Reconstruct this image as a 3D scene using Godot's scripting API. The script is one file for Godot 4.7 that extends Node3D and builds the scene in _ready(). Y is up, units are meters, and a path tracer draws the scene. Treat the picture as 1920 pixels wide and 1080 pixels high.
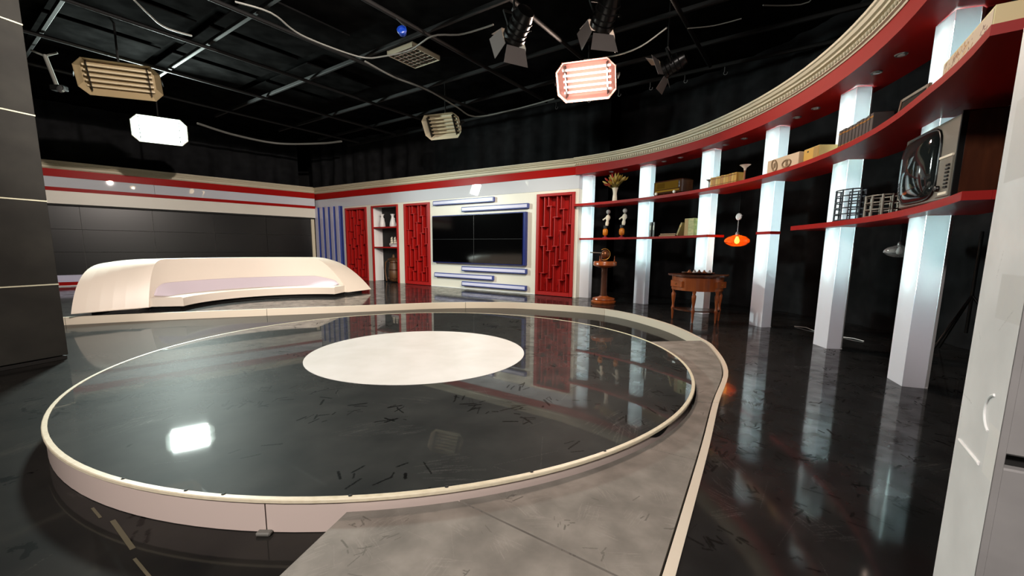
extends Node3D
# A television studio: a round black stage, a curved set with lit columns and shelves, a shell sofa, lamps on a ceiling grid.

var M := {}
var taken := {}
var rng := RandomNumberGenerator.new()
const SET_C := Vector2(-1.93, -6.195)      # centre of the curved set (x, z)
const DISC_C := Vector2(-1.085, -4.848)    # centre of the round stage
const DECK := 0.132                        # height of the raised deck
const COL_TH := [-52.93, -37.88, -22.95, -9.15, 4.94, 19.95]

# ------------------------------------------------------------------ mesh collector
class Mb:
	var v := PackedVector3Array()
	var n := PackedVector3Array()
	var t := PackedVector2Array()
	func tri(a: Vector3, b: Vector3, c: Vector3, na: Vector3, nb: Vector3, nc: Vector3, ua := Vector2.ZERO, ub := Vector2.ZERO, uc := Vector2.ZERO) -> void:
		var g := (b - a).cross(c - a)
		if g.dot(na + nb + nc) > 0.0:      # front faces run clockwise
			v.append_array([a, c, b]); n.append_array([na, nc, nb]); t.append_array([ua, uc, ub])
		else:
			v.append_array([a, b, c]); n.append_array([na, nb, nc]); t.append_array([ua, ub, uc])
	func quad(a: Vector3, b: Vector3, c: Vector3, d: Vector3, nn: Vector3) -> void:
		tri(a, b, c, nn, nn, nn); tri(a, c, d, nn, nn, nn)
	func quad_uv(a: Vector3, b: Vector3, c: Vector3, d: Vector3, nn: Vector3, u0 := Vector2(0, 1), u1 := Vector2(1, 0)) -> void:
		var ua := u0; var ub := Vector2(u1.x, u0.y); var uc := u1; var ud := Vector2(u0.x, u1.y)
		tri(a, b, c, nn, nn, nn, ua, ub, uc); tri(a, c, d, nn, nn, nn, ua, uc, ud)

func box(mb: Mb, x: Transform3D, size: Vector3, bev := 0.0) -> void:
	# a box centred on x, its edges chamfered by bev
	var h := size * 0.5
	var b: float = minf(bev, minf(h.x, minf(h.y, h.z)) * 0.9)
	var ax := [Vector3.RIGHT, Vector3.UP, Vector3.BACK]
	for i in 3:
		for s in [-1.0, 1.0]:
			var u: Vector3 = ax[(i + 1) % 3]; var w: Vector3 = ax[(i + 2) % 3]; var f: Vector3 = ax[i] * s
			var hu: float = h[(i + 1) % 3] - b; var hw: float = h[(i + 2) % 3] - b
			var o: Vector3 = f * h[i]
			mb.quad(x * (o - u * hu - w * hw), x * (o + u * hu - w * hw), x * (o + u * hu + w * hw), x * (o - u * hu + w * hw), (x.basis * f).normalized())
	if b <= 0.0:
		return
	for i in 3:
		var j := (i + 1) % 3; var k := (i + 2) % 3
		for sj in [-1.0, 1.0]:
			for sk in [-1.0, 1.0]:
				var e: Vector3 = ax[i] * (h[i] - b)
				var p: Vector3 = ax[j] * sj * h[j] + ax[k] * sk * (h[k] - b)
				var q: Vector3 = ax[j] * sj * (h[j] - b) + ax[k] * sk * h[k]
				mb.quad(x * (p - e), x * (p + e), x * (q + e), x * (q - e), (x.basis * (ax[j] * sj + ax[k] * sk)).normalized())
	for sx in [-1.0, 1.0]:
		for sy in [-1.0, 1.0]:
			for sz in [-1.0, 1.0]:
				var nn := (x.basis * Vector3(sx, sy, sz)).normalized()
				mb.tri(x * Vector3(sx * h.x, sy * (h.y - b), sz * (h.z - b)), x * Vector3(sx * (h.x - b), sy * h.y, sz * (h.z - b)), x * Vector3(sx * (h.x - b), sy * (h.y - b), sz * h.z), nn, nn, nn)

func cap(mb: Mb, ring: PackedVector3Array, away: Vector3) -> void:
	var u := Vector3.ZERO
	var w := Vector3.ZERO
	var nrm := Vector3.ZERO
	for i in ring.size():
		nrm += ring[i].cross(ring[(i + 1) % ring.size()])
	nrm = nrm.normalized()
	u = (nrm.cross(Vector3.UP) if absf(nrm.y) < 0.9 else nrm.cross(Vector3.RIGHT)).normalized()
	w = nrm.cross(u)
	var flat := PackedVector2Array()
	for p in ring:
		flat.append(Vector2(p.dot(u), p.dot(w)))
	var nn := nrm if nrm.dot(away) > 0 else -nrm
	var idx := Geometry2D.triangulate_polygon(flat)
	for i in range(0, idx.size(), 3):
		mb.tri(ring[idx[i]], ring[idx[i + 1]], ring[idx[i + 2]], nn, nn, nn)

func loft(mb: Mb, rings: Array, closed := true, caps := true, smooth := false) -> void:
	# joins profiles of equal length; smooth along the path, sharp across the profile unless smooth
	var nr := rings.size()
	var np: int = rings[0].size()
	var cen := []
	for r in rings:
		var c := Vector3.ZERO
		for p in r:
			c += p
		cen.append(c / np)
	var ne := np if closed else np - 1
	var en := []
	for i in nr:
		var row := []
		var a: PackedVector3Array = rings[maxi(i - 1, 0)]
		var b: PackedVector3Array = rings[mini(i + 1, nr - 1)]
		for e in ne:
			var f := (e + 1) % np
			var tang := (b[e] + b[f]) - (a[e] + a[f])
			var ed: Vector3 = rings[i][f] - rings[i][e]
			if ed.length() < 1e-6:
				var o: int = mini(i + 1, nr - 1) if i == 0 else i - 1
				ed = rings[o][f] - rings[o][e]
			var q := ed.cross(tang).normalized()
			row.append(q)
		en.append(row)
	# one sign for the whole loft, from the mean over all edges
	var sgn := 0.0
	for i in nr:
		for e in ne:
			var mid: Vector3 = (rings[i][e] + rings[i][(e + 1) % np]) * 0.5
			sgn += signf((en[i][e] as Vector3).dot(mid - cen[i]))
	if not closed and absf(sgn) < nr * ne * 0.2:
		sgn = 1.0
	var s := 1.0 if sgn >= 0.0 else -1.0
	for i in nr - 1:
		for e in ne:
			var f := (e + 1) % np
			var n0: Vector3 = en[i][e] * s; var n1: Vector3 = en[i + 1][e] * s
			var m0 := n0; var m1 := n1; var k0 := n0; var k1 := n1
			if smooth:
				var pe := (e - 1 + ne) % ne if closed else maxi(e - 1, 0)
				var fe := (e + 1) % ne if closed else mini(e + 1, ne - 1)
				m0 = (n0 + (en[i][pe] as Vector3) * s).normalized(); m1 = (n1 + (en[i + 1][pe] as Vector3) * s).normalized()
				k0 = (n0 + (en[i][fe] as Vector3) * s).normalized(); k1 = (n1 + (en[i + 1][fe] as Vector3) * s).normalized()
			mb.tri(rings[i][e], rings[i][f], rings[i + 1][f], m0, k0, k1)
			mb.tri(rings[i][e], rings[i + 1][f], rings[i + 1][e], m0, k1, m1)
	if caps and closed:
		cap(mb, rings[0], cen[0] - cen[1])
		cap(mb, rings[nr - 1], cen[nr - 1] - cen[nr - 2])

func prism(mb: Mb, poly: Array, y0: float, y1: float) -> void:
	# a plan polygon (x, z) raised from y0 to y1
	var a := PackedVector3Array(); var b := PackedVector3Array()
	for p in poly:
		a.append(Vector3(p.x, y0, p.y)); b.append(Vector3(p.x, y1, p.y))
	cap(mb, a, Vector3.DOWN); cap(mb, b, Vector3.UP)
	var area := 0.0
	for i in poly.size():
		var p: Vector2 = poly[i]; var q: Vector2 = poly[(i + 1) % poly.size()]
		area += p.cross(q)
	for i in poly.size():
		var j := (i + 1) % poly.size()
		var d: Vector2 = poly[j] - poly[i]
		var nn := Vector3(d.y, 0, -d.x).normalized() * signf(area)
		mb.quad(a[i], a[j], b[j], b[i], nn)

func tube(mb: Mb, pts: Array, r: float, seg := 8, r_end := -1.0) -> void:
	var rings := []
	var up := Vector3.UP
	for i in pts.size():
		var d: Vector3 = ((pts[mini(i + 1, pts.size() - 1)] as Vector3) - (pts[maxi(i - 1, 0)] as Vector3)).normalized()
		if absf(d.dot(up)) > 0.95:
			up = Vector3.RIGHT
		var u := d.cross(up).normalized(); var w := u.cross(d).normalized()
		up = w
		var rr := r if r_end < 0 else lerpf(r, r_end, float(i) / (pts.size() - 1))
		var ring := PackedVector3Array()
		for k in seg:
			var a := TAU * k / seg
			ring.append((pts[i] as Vector3) + (u * cos(a) + w * sin(a)) * rr)
		rings.append(ring)
	loft(mb, rings, true, true, true)

func lathe(mb: Mb, x: Transform3D, prof: Array, seg := 24, caps := true) -> void:
	# prof: (radius, height) pairs turned about the local y axis
	var rings := []
	for p in prof:
		var ring := PackedVector3Array()
		for k in seg:
			var a := TAU * k / seg
			ring.append(x * Vector3(cos(a) * maxf(p.x, 0.0004), p.y, sin(a) * maxf(p.x, 0.0004)))
		rings.append(ring)
	var ne := seg
	# smooth round the axis, edged along it where the profile bends sharply
	for i in rings.size() - 1:
		var dp: Vector2 = prof[i + 1] - prof[i]
		if dp.length() < 1e-6:
			continue
		var pn := Vector2(dp.y, -dp.x).normalized()
		var pa := pn; var pb := pn
		if i > 0:
			var d0: Vector2 = prof[i] - prof[i - 1]
			var q := Vector2(d0.y, -d0.x).normalized()
			if q.dot(pn) > 0.6: pa = (q + pn).normalized()
		if i < rings.size() - 2:
			var d1: Vector2 = prof[i + 2] - prof[i + 1]
			var q := Vector2(d1.y, -d1.x).normalized()
			if q.dot(pn) > 0.6: pb = (q + pn).normalized()
		for k in ne:
			var a0 := TAU * k / seg; var a1 := TAU * (k + 1) / seg
			var l := (k + 1) % seg
			var na := (x.basis * Vector3(cos(a0) * pa.x, pa.y, sin(a0) * pa.x)).normalized()
			var nb := (x.basis * Vector3(cos(a1) * pa.x, pa.y, sin(a1) * pa.x)).normalized()
			var nc := (x.basis * Vector3(cos(a1) * pb.x, pb.y, sin(a1) * pb.x)).normalized()
			var nd := (x.basis * Vector3(cos(a0) * pb.x, pb.y, sin(a0) * pb.x)).normalized()
			mb.tri(rings[i][k], rings[i][l], rings[i + 1][l], na, nb, nc)
			mb.tri(rings[i][k], rings[i + 1][l], rings[i + 1][k], na, nc, nd)
	if caps:
		cap(mb, rings[0], -x.basis.y * signf(prof[prof.size() - 1].y - prof[0].y + 1e-6))
		cap(mb, rings[rings.size() - 1], x.basis.y * signf(prof[prof.size() - 1].y - prof[0].y + 1e-6))

func sector(mb: Mb, th0: float, th1: float, prof: Callable, c := SET_C, step := 2.5) -> void:
	# sweeps prof(th) -> [(r, y), ...] (closed) round c from th0 to th1 degrees
	var nseg := maxi(1, int(ceil(absf(th1 - th0) / step)))
	var rings := []
	for i in nseg + 1:
		var th := lerpf(th0, th1, float(i) / nseg)
		var ring := PackedVector3Array()
		for p in prof.call(th):
			ring.append(Vector3(c.x + p.x * cos(deg_to_rad(th)), p.y, c.y + p.x * sin(deg_to_rad(th))))
		rings.append(ring)
	loft(mb, rings)

# ------------------------------------------------------------------ nodes
func numbered(called: String) -> String:
	var k: int = taken.get(called, 0)
	taken[called] = k + 1
	return called if k == 0 else "%s_%03d" % [called, k]

func tag(o: Node, label: String, category: String, group := "", kind := "") -> Node:
	if label: o.set_meta("label", label)
	if category: o.set_meta("category", category)
	if group: o.set_meta("group", group)
	if kind: o.set_meta("kind", kind)
	return o

func thing(called: String, label: String, category: String, at := Transform3D.IDENTITY, group := "", kind := "") -> Node3D:
	var o := Node3D.new()
	o.name = numbered(called)
	add_child(o)
	o.transform = at
	tag(o, label, category, group, kind)
	return o

func place_of(n: Node) -> Transform3D:
	var x := Transform3D.IDENTITY
	while n != self and n != null:
		x = (n as Node3D).transform * x
		n = n.get_parent()
	return x

func obj(called: String, mb: Mb, m: Material, parent: Node = null, local := true) -> MeshInstance3D:
	# commits mb as one mesh; local: mb is in the parent's space, else in world space
	var p: Node = parent if parent else self
	var o := MeshInstance3D.new()
	var shift := Transform3D.IDENTITY
	if p == self:
		var bb := AABB(mb.v[0], Vector3.ZERO)
		for q in mb.v:
			bb = bb.expand(q)
		o.position = Vector3(bb.position.x + bb.size.x * 0.5, bb.position.y, bb.position.z + bb.size.z * 0.5)
		shift = Transform3D(Basis.IDENTITY, -o.position)
	elif not local:
		shift = place_of(p).affine_inverse()
	var vs := mb.v; var ns := mb.n
	if shift != Transform3D.IDENTITY:
		vs = shift * mb.v
		for i in ns.size():
			ns[i] = (shift.basis * ns[i]).normalized()
	var arr := []
	arr.resize(Mesh.ARRAY_MAX)
	arr[Mesh.ARRAY_VERTEX] = vs; arr[Mesh.ARRAY_NORMAL] = ns; arr[Mesh.ARRAY_TEX_UV] = mb.t
	var am := ArrayMesh.new()
	am.add_surface_from_arrays(Mesh.PRIMITIVE_TRIANGLES, arr)
	am.surface_set_material(0, m)
	o.mesh = am
	o.cast_shadow = GeometryInstance3D.SHADOW_CASTING_SETTING_ON
	o.name = numbered(called) if p == self else called
	p.add_child(o, true)
	return o

func boxpart(called: String, at: Vector3, size: Vector3, m: Material, parent: Node, bev := 0.003, turn := Basis.IDENTITY) -> MeshInstance3D:
	var mb := Mb.new()
	box(mb, Transform3D(turn, at), size, bev)
	return obj(called, mb, m, parent)

func copy(o: Node3D, at: Transform3D, label := "", group := "") -> Node3D:
	var r: Node3D = o.duplicate()
	r.name = numbered(String(o.name))
	add_child(r)
	r.transform = at
	if label: r.set_meta("label", label)
	if group: r.set_meta("group", group)
	return r

# ------------------------------------------------------------------ places
func pol(th: float, r: float, y := 0.0) -> Vector3:
	return Vector3(SET_C.x + r * cos(deg_to_rad(th)), y, SET_C.y + r * sin(deg_to_rad(th)))

func frame(th: float, r: float, y: float) -> Transform3D:
	# x runs along the curve, z faces the round stage
	var a := deg_to_rad(th)
	return Transform3D(Basis(Vector3(-sin(a), 0, cos(a)), Vector3.UP, Vector3(-cos(a), 0, -sin(a))), pol(th, r, y))

func ramp(th: float, ks: Array, vs: Array) -> float:
	if th <= ks[0]: return vs[0]
	for i in ks.size() - 1:
		if th <= ks[i + 1]:
			return lerpf(vs[i], vs[i + 1], (th - ks[i]) / (ks[i + 1] - ks[i]))
	return vs[vs.size() - 1]

func soffit_y(th: float) -> float: return ramp(th, [-53, -38, -23, -9, 5, 20, 50], [3.2, 3.24, 3.272, 3.297, 3.335, 3.39, 3.47])
func upper_y(th: float) -> float: return ramp(th, [-53, -38, -23, -9, 5, 20, 40], [2.43, 2.44, 2.45, 2.465, 2.49, 2.52, 2.565])
func lower_y(th: float) -> float: return ramp(th, [-53, -23, 0, 20, 34], [1.61, 1.627, 1.675, 1.70, 1.73])

# ------------------------------------------------------------------ materials
func mat(c: Color, rough := 0.6, metal := 0.0, spec := 0.5) -> StandardMaterial3D:
	var m := StandardMaterial3D.new()
	m.albedo_color = c; m.roughness = rough; m.metallic = metal; m.metallic_specular = spec
	return m

func glow(c: Color, e: float) -> StandardMaterial3D:
	var m := mat(Color(0.8, 0.8, 0.8), 0.4)
	m.emission_enabled = true; m.emission = c; m.emission_energy_multiplier = e
	return m

func noise_tex(seed_: int, freq: float, octaves: int, size: int, c0: Color, c1: Color, power := 1.0, stretch := Vector2.ONE) -> ImageTexture:
	var f := FastNoiseLite.new()
	f.seed = seed_; f.noise_type = FastNoiseLite.TYPE_SIMPLEX_SMOOTH; f.frequency = freq
	f.fractal_type = FastNoiseLite.FRACTAL_FBM; f.fractal_octaves = octaves
	var src := f.get_seamless_image(int(size / stretch.x), int(size / stretch.y))
	src.resize(size, size, Image.INTERPOLATE_CUBIC)
	var im := Image.create_empty(size, size, true, Image.FORMAT_RGB8)
	for y in size:
		for x in size:
			im.set_pixel(x, y, c0.lerp(c1, pow(src.get_pixel(x, y).r, power)))
	im.generate_mipmaps()
	return ImageTexture.create_from_image(im)

func tri_map(m: StandardMaterial3D, tex: Texture2D, scale: float) -> StandardMaterial3D:
	m.albedo_texture = tex
	m.uv1_triplanar = true; m.uv1_world_triplanar = true; m.uv1_scale = Vector3.ONE * scale
	return m

func stroke(im: Image, a: Vector2, b: Vector2, c: Color, w: float, strength: float) -> void:
	var n := int(a.distance_to(b)) + 1
	var s := im.get_width()
	for i in n + 1:
		var p := a.lerp(b, float(i) / n) + Vector2(rng.randf_range(-0.6, 0.6), rng.randf_range(-0.6, 0.6))
		for dx in range(-int(ceil(w)), int(ceil(w)) + 1):
			for dy in range(-int(ceil(w)), int(ceil(w)) + 1):
				if Vector2(dx, dy).length() > w or rng.randf() < 0.25: continue
				var q := Vector2i(posmod(int(p.x) + dx, s), posmod(int(p.y) + dy, im.get_height()))
				im.set_pixelv(q, im.get_pixelv(q).lerp(c, strength * rng.randf_range(0.5, 1.0)))

func scuffed(seed_: int, size: int, base0: Color, base1: Color, dark: Color, light: Color, n_dark: int, n_light: int, smear: int, k := 1.0) -> Array:
	# a worn vinyl deck: mottled ground, black rubber scuffs, dusty shoe prints and scratches; [colour, gloss mask]
	rng.seed = seed_
	var f := FastNoiseLite.new()
	f.seed = seed_; f.frequency = 0.006; f.fractal_octaves = 5; f.noise_type = FastNoiseLite.TYPE_SIMPLEX_SMOOTH
	var src := f.get_seamless_image(size, size)
	var im := Image.create_empty(size, size, true, Image.FORMAT_RGB8)
	for y in size:
		for x in size:
			im.set_pixel(x, y, base0.lerp(base1, src.get_pixel(x, y).r))
	for j in smear:
		var c := Vector2(rng.randf() * size, rng.randf() * size)
		var d := Vector2.from_angle(rng.randf() * TAU)
		for i in 14:
			var p := c + Vector2(rng.randf_range(-14, 14), rng.randf_range(-14, 14)) * k
			stroke(im, p, p + d * rng.randf_range(6, 26) * k, light, 1.2, 0.16)
	for j in n_dark:
		var c := Vector2(rng.randf() * size, rng.randf() * size)
		var d := Vector2.from_angle(rng.randf() * TAU)
		for i in rng.randi_range(1, 7):
			var p := c + Vector2(rng.randf_range(-12, 12), rng.randf_range(-12, 12)) * k
			stroke(im, p, p + d.rotated(rng.randf_range(-1.0, 1.0)) * rng.randf_range(3, 20) * k, dark, rng.randf_range(0.8, 2.6), 0.75)
	for j in n_light:
		var p := Vector2(rng.randf() * size, rng.randf() * size)
		stroke(im, p, p + Vector2.from_angle(rng.randf() * TAU) * rng.randf_range(10, 80) * k, light, 0.7, 0.45)
	var coat := Image.create_empty(size, size, true, Image.FORMAT_RGB8)
	var ref := base1.get_luminance()
	for y in size:
		for x in size:
			var q := im.get_pixel(x, y).get_luminance()
			var n: float = src.get_pixel((x * 2) % size, (y * 2) % size).r
			var v := clampf(q / ref, 0.3, 1.0) * clampf(0.62 + 0.5 * n, 0.0, 1.0)
			if q > ref * 1.15: v *= 0.4
			coat.set_pixel(x, y, Color(v, v, v))
	im.generate_mipmaps(); coat.generate_mipmaps()
	return [ImageTexture.create_from_image(im), ImageTexture.create_from_image(coat)]

func wood(seed_: int, c0: Color, c1: Color, rough := 0.35) -> StandardMaterial3D:
	var m := mat(Color.WHITE, rough)
	return tri_map(m, noise_tex(seed_, 0.02, 4, 256, c0, c1, 1.0, Vector2(1, 8)), 1.6)

func make_materials() -> void:
	var blotch := noise_tex(5, 0.008, 5, 512, Color(0.62, 0.62, 0.62), Color(1, 1, 1))
	var sc := scuffed(11, 1024, Color(0.085, 0.085, 0.087), Color(0.15, 0.15, 0.15), Color(0.015, 0.015, 0.015), Color(0.36, 0.36, 0.35), 150, 40, 26, 1.7)
	M.deck = tri_map(mat(Color.WHITE, 0.55, 0.0, 0.16), sc[0], 0.36)
	M.deck.clearcoat_enabled = true; M.deck.clearcoat = 1.0; M.deck.clearcoat_roughness = 0.075
	M.deck.clearcoat_texture = sc[1]
	sc = scuffed(17, 1024, Color(0.165, 0.175, 0.175), Color(0.235, 0.245, 0.24), Color(0.03, 0.03, 0.03), Color(0.42, 0.42, 0.41), 64, 22, 16, 2.2)
	M.stage = tri_map(mat(Color.WHITE, 0.5, 0.0, 0.11), sc[0], 0.3)
	M.stage.clearcoat_enabled = true; M.stage.clearcoat = 0.9; M.stage.clearcoat_roughness = 0.025
	M.stage.clearcoat_texture = sc[1]
	sc = scuffed(19, 512, Color(0.10, 0.10, 0.10), Color(0.17, 0.165, 0.155), Color(0.03, 0.03, 0.03), Color(0.3, 0.29, 0.27), 25, 14, 8, 1.0)
	M.floor = tri_map(mat(Color.WHITE, 0.55, 0.0, 0.1), sc[0], 0.35)
	M.floor.clearcoat_enabled = true; M.floor.clearcoat = 0.4; M.floor.clearcoat_roughness = 0.06
	sc = scuffed(31, 1024, Color(0.42, 0.405, 0.38), Color(0.57, 0.55, 0.52), Color(0.38, 0.365, 0.34), Color(0.64, 0.62, 0.59), 24, 110, 70, 2.0)
	M.board = tri_map(mat(Color.WHITE, 0.75), sc[0], 0.6)
	M.white_disc = tri_map(mat(Color(0.95, 0.95, 0.94), 0.35), noise_tex(7, 0.01, 4, 256, Color(0.95, 0.95, 0.94), Color(1, 1, 1)), 0.7)
	M.cream = mat(Color(0.86, 0.82, 0.75), 0.4)
	M.skirt = mat(Color(0.84, 0.78, 0.75), 0.22)
	M.edging = tri_map(mat(Color(0.93, 0.90, 0.80), 0.45), noise_tex(9, 0.03, 4, 256, Color(0.90, 0.88, 0.84), Color(1, 1, 1), 0.6), 2.0)
	M.cornice = mat(Color(0.76, 0.72, 0.62), 0.5)
	M.red = mat(Color(0.60, 0.09, 0.07), 0.45, 0.0, 0.25)
	M.red_gloss = mat(Color(0.62, 0.09, 0.08), 0.3, 0.0, 0.13)
	M.red_wood = mat(Color(0.64, 0.085, 0.075), 0.4)
	M.wall = tri_map(mat(Color(0.90, 0.88, 0.83), 0.4), noise_tex(12, 0.006, 3, 256, Color(0.95, 0.95, 0.95), Color(1, 1, 1)), 0.3)
	M.gloss_white = mat(Color(0.80, 0.81, 0.84), 0.015)
	M.white = mat(Color(0.90, 0.90, 0.90), 0.35)
	M.lilac = mat(Color(0.80, 0.80, 0.90), 0.25)
	M.blue = mat(Color(0.22, 0.28, 0.55), 0.3)
	M.blue_deep = mat(Color(0.07, 0.13, 0.42), 0.3)
	M.seam = mat(Color(0.16, 0.16, 0.17), 0.3)
	M.screen = mat(Color(0.012, 0.012, 0.014), 0.08)
	M.led = mat(Color(0.045, 0.047, 0.05), 0.3, 0.0, 0.4)
	M.black = mat(Color(0.03, 0.03, 0.03), 0.7)
	M.black_gloss = mat(Color(0.03, 0.03, 0.03), 0.3)
	M.drape = tri_map(mat(Color(0.145, 0.148, 0.155), 0.92, 0.0, 0.2), blotch, 0.5)
	M.ceiling = tri_map(mat(Color(0.09, 0.09, 0.09), 0.95, 0.0, 0.0), blotch, 0.4)
	M.pipe = mat(Color(0.09, 0.09, 0.09), 0.6, 0.0, 0.25)
	M.chrome = mat(Color(0.85, 0.83, 0.78), 0.25, 0.9)
	M.beam = mat(Color(0.11, 0.11, 0.11), 0.7, 0.0, 0.3)
	M.steel = mat(Color(0.6, 0.6, 0.6), 0.3, 0.8)
	M.cable = mat(Color(0.42, 0.42, 0.40), 0.5)
	M.pillar = tri_map(mat(Color(0.16, 0.16, 0.14), 0.8), blotch, 0.6)
	M.trim = mat(Color(0.85, 0.85, 0.75), 0.3)
	M.sofa = mat(Color(0.84, 0.80, 0.75), 0.42)
	M.sofa_pad = mat(Color(0.76, 0.72, 0.76), 0.6)
	M.acrylic = mat(Color(0.90, 0.90, 0.94), 0.3)
	M.acrylic.backlight_enabled = true; M.acrylic.backlight = Color(0.5, 0.5, 0.5)
	M.tube_cool = glow(Color(0.84, 1.0, 0.98), 14.0)
	M.lamp_tan = mat(Color(0.62, 0.55, 0.42), 0.5)
	M.tape = mat(Color(0.36, 0.34, 0.27), 0.7)
	M.lamp_cream = mat(Color(0.80, 0.76, 0.66), 0.5)
	M.lamp_pink = mat(Color(0.90, 0.70, 0.66), 0.35)
	M.tube_off = mat(Color(0.72, 0.66, 0.54), 0.3)
	M.glow_cool = glow(Color(0.90, 1.0, 0.95), 14.0)
	M.glow_warm = glow(Color(1.0, 0.88, 0.82), 2.2)
	M.glow_fresnel = glow(Color(1.0, 0.84, 0.6), 5.0)
	M.door_leaf = mat(Color(0.48, 0.46, 0.45), 0.45)
	M.wood_dark = wood(41, Color(0.20, 0.10, 0.06), Color(0.34, 0.19, 0.11), 0.25)
	M.wood_mid = wood(42, Color(0.48, 0.22, 0.09), Color(0.68, 0.36, 0.15), 0.28)
	M.wood_jar = wood(43, Color(0.24, 0.15, 0.08), Color(0.48, 0.33, 0.2), 0.5)
	M.brass = mat(Color(0.72, 0.52, 0.25), 0.3, 0.8)
	M.bronze = mat(Color(0.45, 0.27, 0.16), 0.3, 0.6)
	M.gold = mat(Color(0.72, 0.52, 0.16), 0.4, 0.2)
	M.ivory = mat(Color(0.92, 0.88, 0.80), 0.4)
	M.grey_flat = tri_map(mat(Color(0.60, 0.60, 0.60), 0.6), noise_tex(51, 0.02, 4, 256, Color(0.92, 0.92, 0.92), Color(1, 1, 1)), 2.0)
	M.grey_flat.albedo_color = Color(0.58, 0.58, 0.58)
	M.amber = mat(Color(0.85, 0.42, 0.06, 0.35), 0.08)
	M.amber.transparency = BaseMaterial3D.TRANSPARENCY_ALPHA
	M.clear = mat(Color(0.9, 0.9, 0.9, 0.25), 0.05)
	M.clear.transparency = BaseMaterial3D.TRANSPARENCY_ALPHA
	M.crt = mat(Color(0.10, 0.115, 0.115), 0.06)
	M.grey_metal = mat(Color(0.50, 0.48, 0.44), 0.35, 0.3)
	M.wire = mat(Color(0.16, 0.17, 0.20), 0.35, 0.5)

# ------------------------------------------------------------------ start
func _ready() -> void:
	var cam := Camera3D.new()
	cam.name = "camera"
	add_child(cam)
	cam.projection = Camera3D.PROJECTION_FRUSTUM
	cam.near = 0.05; cam.far = 80.0
	cam.size = 0.05 * 1080.0 / 794.42
	cam.frustum_offset = Vector2(0, 0.05 * 37.9 / 794.42)
	cam.transform = Transform3D(Basis(Vector3.RIGHT, -0.1406) * Basis(Vector3.BACK, 0.0108), Vector3(0, 1.38, 0))
	cam.current = true
	var env := Environment.new()
	env.background_mode = Environment.BG_COLOR
	env.background_color = Color(0, 0, 0)
	env.tonemap_mode = Environment.TONE_MAPPER_LINEAR
	env.tonemap_exposure = 1.55
	env.sdfgi_enabled = true; env.ssao_enabled = true; env.ssil_enabled = true
	var we := WorldEnvironment.new()
	we.name = "environment"
	we.environment = env
	add_child(we)
	make_materials()
	build_shell()
	build_deck()
	build_stage()
	build_walkway()
	build_wall_left()
	build_wall_back()
	build_canopy()
	build_columns()
	build_shelves()
	build_sofa()
	build_foreground()
	build_ceiling_grid()
	build_lamps()
	build_shelf_things()
	build_niche_things()
	build_floor_things()

# ------------------------------------------------------------------ room
func build_shell() -> void:
	var mb := Mb.new()
	box(mb, Transform3D(Basis.IDENTITY, Vector3(-3.5, -0.1, -8.5)), Vector3(27, 0.2, 27))
	tag(obj("floor", mb, M.floor), "black painted studio floor round the raised stages", "floor", "", "structure")
	mb = Mb.new()
	box(mb, Transform3D(Basis.IDENTITY, Vector3(-3.5, 5.7, -8.5)), Vector3(27, 0.2, 27))
	tag(obj("ceiling", mb, M.ceiling), "black studio ceiling above the lighting grid", "ceiling", "", "structure")
	for w in [["wall_left", Vector3(-16.9, 2.8, -8.5), Vector3(0.2, 5.6, 27)], ["wall_right", Vector3(9.9, 2.8, -8.5), Vector3(0.2, 5.6, 27)], ["wall_far", Vector3(-3.5, 2.8, -21.9), Vector3(27, 5.6, 0.2)], ["wall_near", Vector3(-3.5, 2.8, 4.9), Vector3(27, 5.6, 0.2)]]:
		mb = Mb.new()
		box(mb, Transform3D(Basis.IDENTITY, w[1]), w[2])
		tag(obj(w[0], mb, M.black), "plain black outer studio wall", "wall", "", "structure")
	# black drapes in folds: behind the left wall, behind the white wall, behind the columns
	drape(PackedVector3Array([Vector3(-15.6, 0, -11.2), Vector3(-8.95, 0, -18.25)]), 0.02, 5.55, "black stage drape hanging behind the screen wall")
	drape(PackedVector3Array([Vector3(-8.6, 0, -18.65), Vector3(2.6, 0, -12.0)]), 0.02, 5.55, "black stage drape hanging behind the white panelled wall")
	var pts := PackedVector3Array()
	for i in 23:
		pts.append(pol(lerpf(-52, 60, i / 22.0), 7.95))
	drape(pts, DECK, 5.55, "black stage drape in loose folds behind the lit columns")

func drape(path: PackedVector3Array, y0: float, y1: float, label: String) -> void:
	var mb := Mb.new()
	var cv := Curve3D.new()
	for p in path:
		cv.add_point(p)
	var n := int(cv.get_baked_length() / 0.06)
	var rings := []
	var f := FastNoiseLite.new()
	f.seed = 77; f.frequency = 0.9
	for i in n + 1:
		var d := cv.get_baked_length() * i / n
		var p := cv.sample_baked(d)
		var q := cv.sample_baked(minf(d + 0.05, cv.get_baked_length())) - cv.sample_baked(maxf(d - 0.05, 0))
		var nn := Vector3(-q.z, 0, q.x).normalized()
		var ring := PackedVector3Array()
		for k in 7:
			var y := lerpf(y0, y1, k / 6.0)
			var w := sin(d * 9.0 + 2.0 * f.get_noise_2d(d, 0)) * 0.045 + f.get_noise_2d(d * 0.8, y * 0.5) * 0.12
			ring.append(p + nn * w + Vector3(0, y, 0))
		rings.append(ring)
	loft(mb, rings, false, false, true)
	tag(obj("stage_drape", mb, M.drape), label, "curtain")

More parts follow.
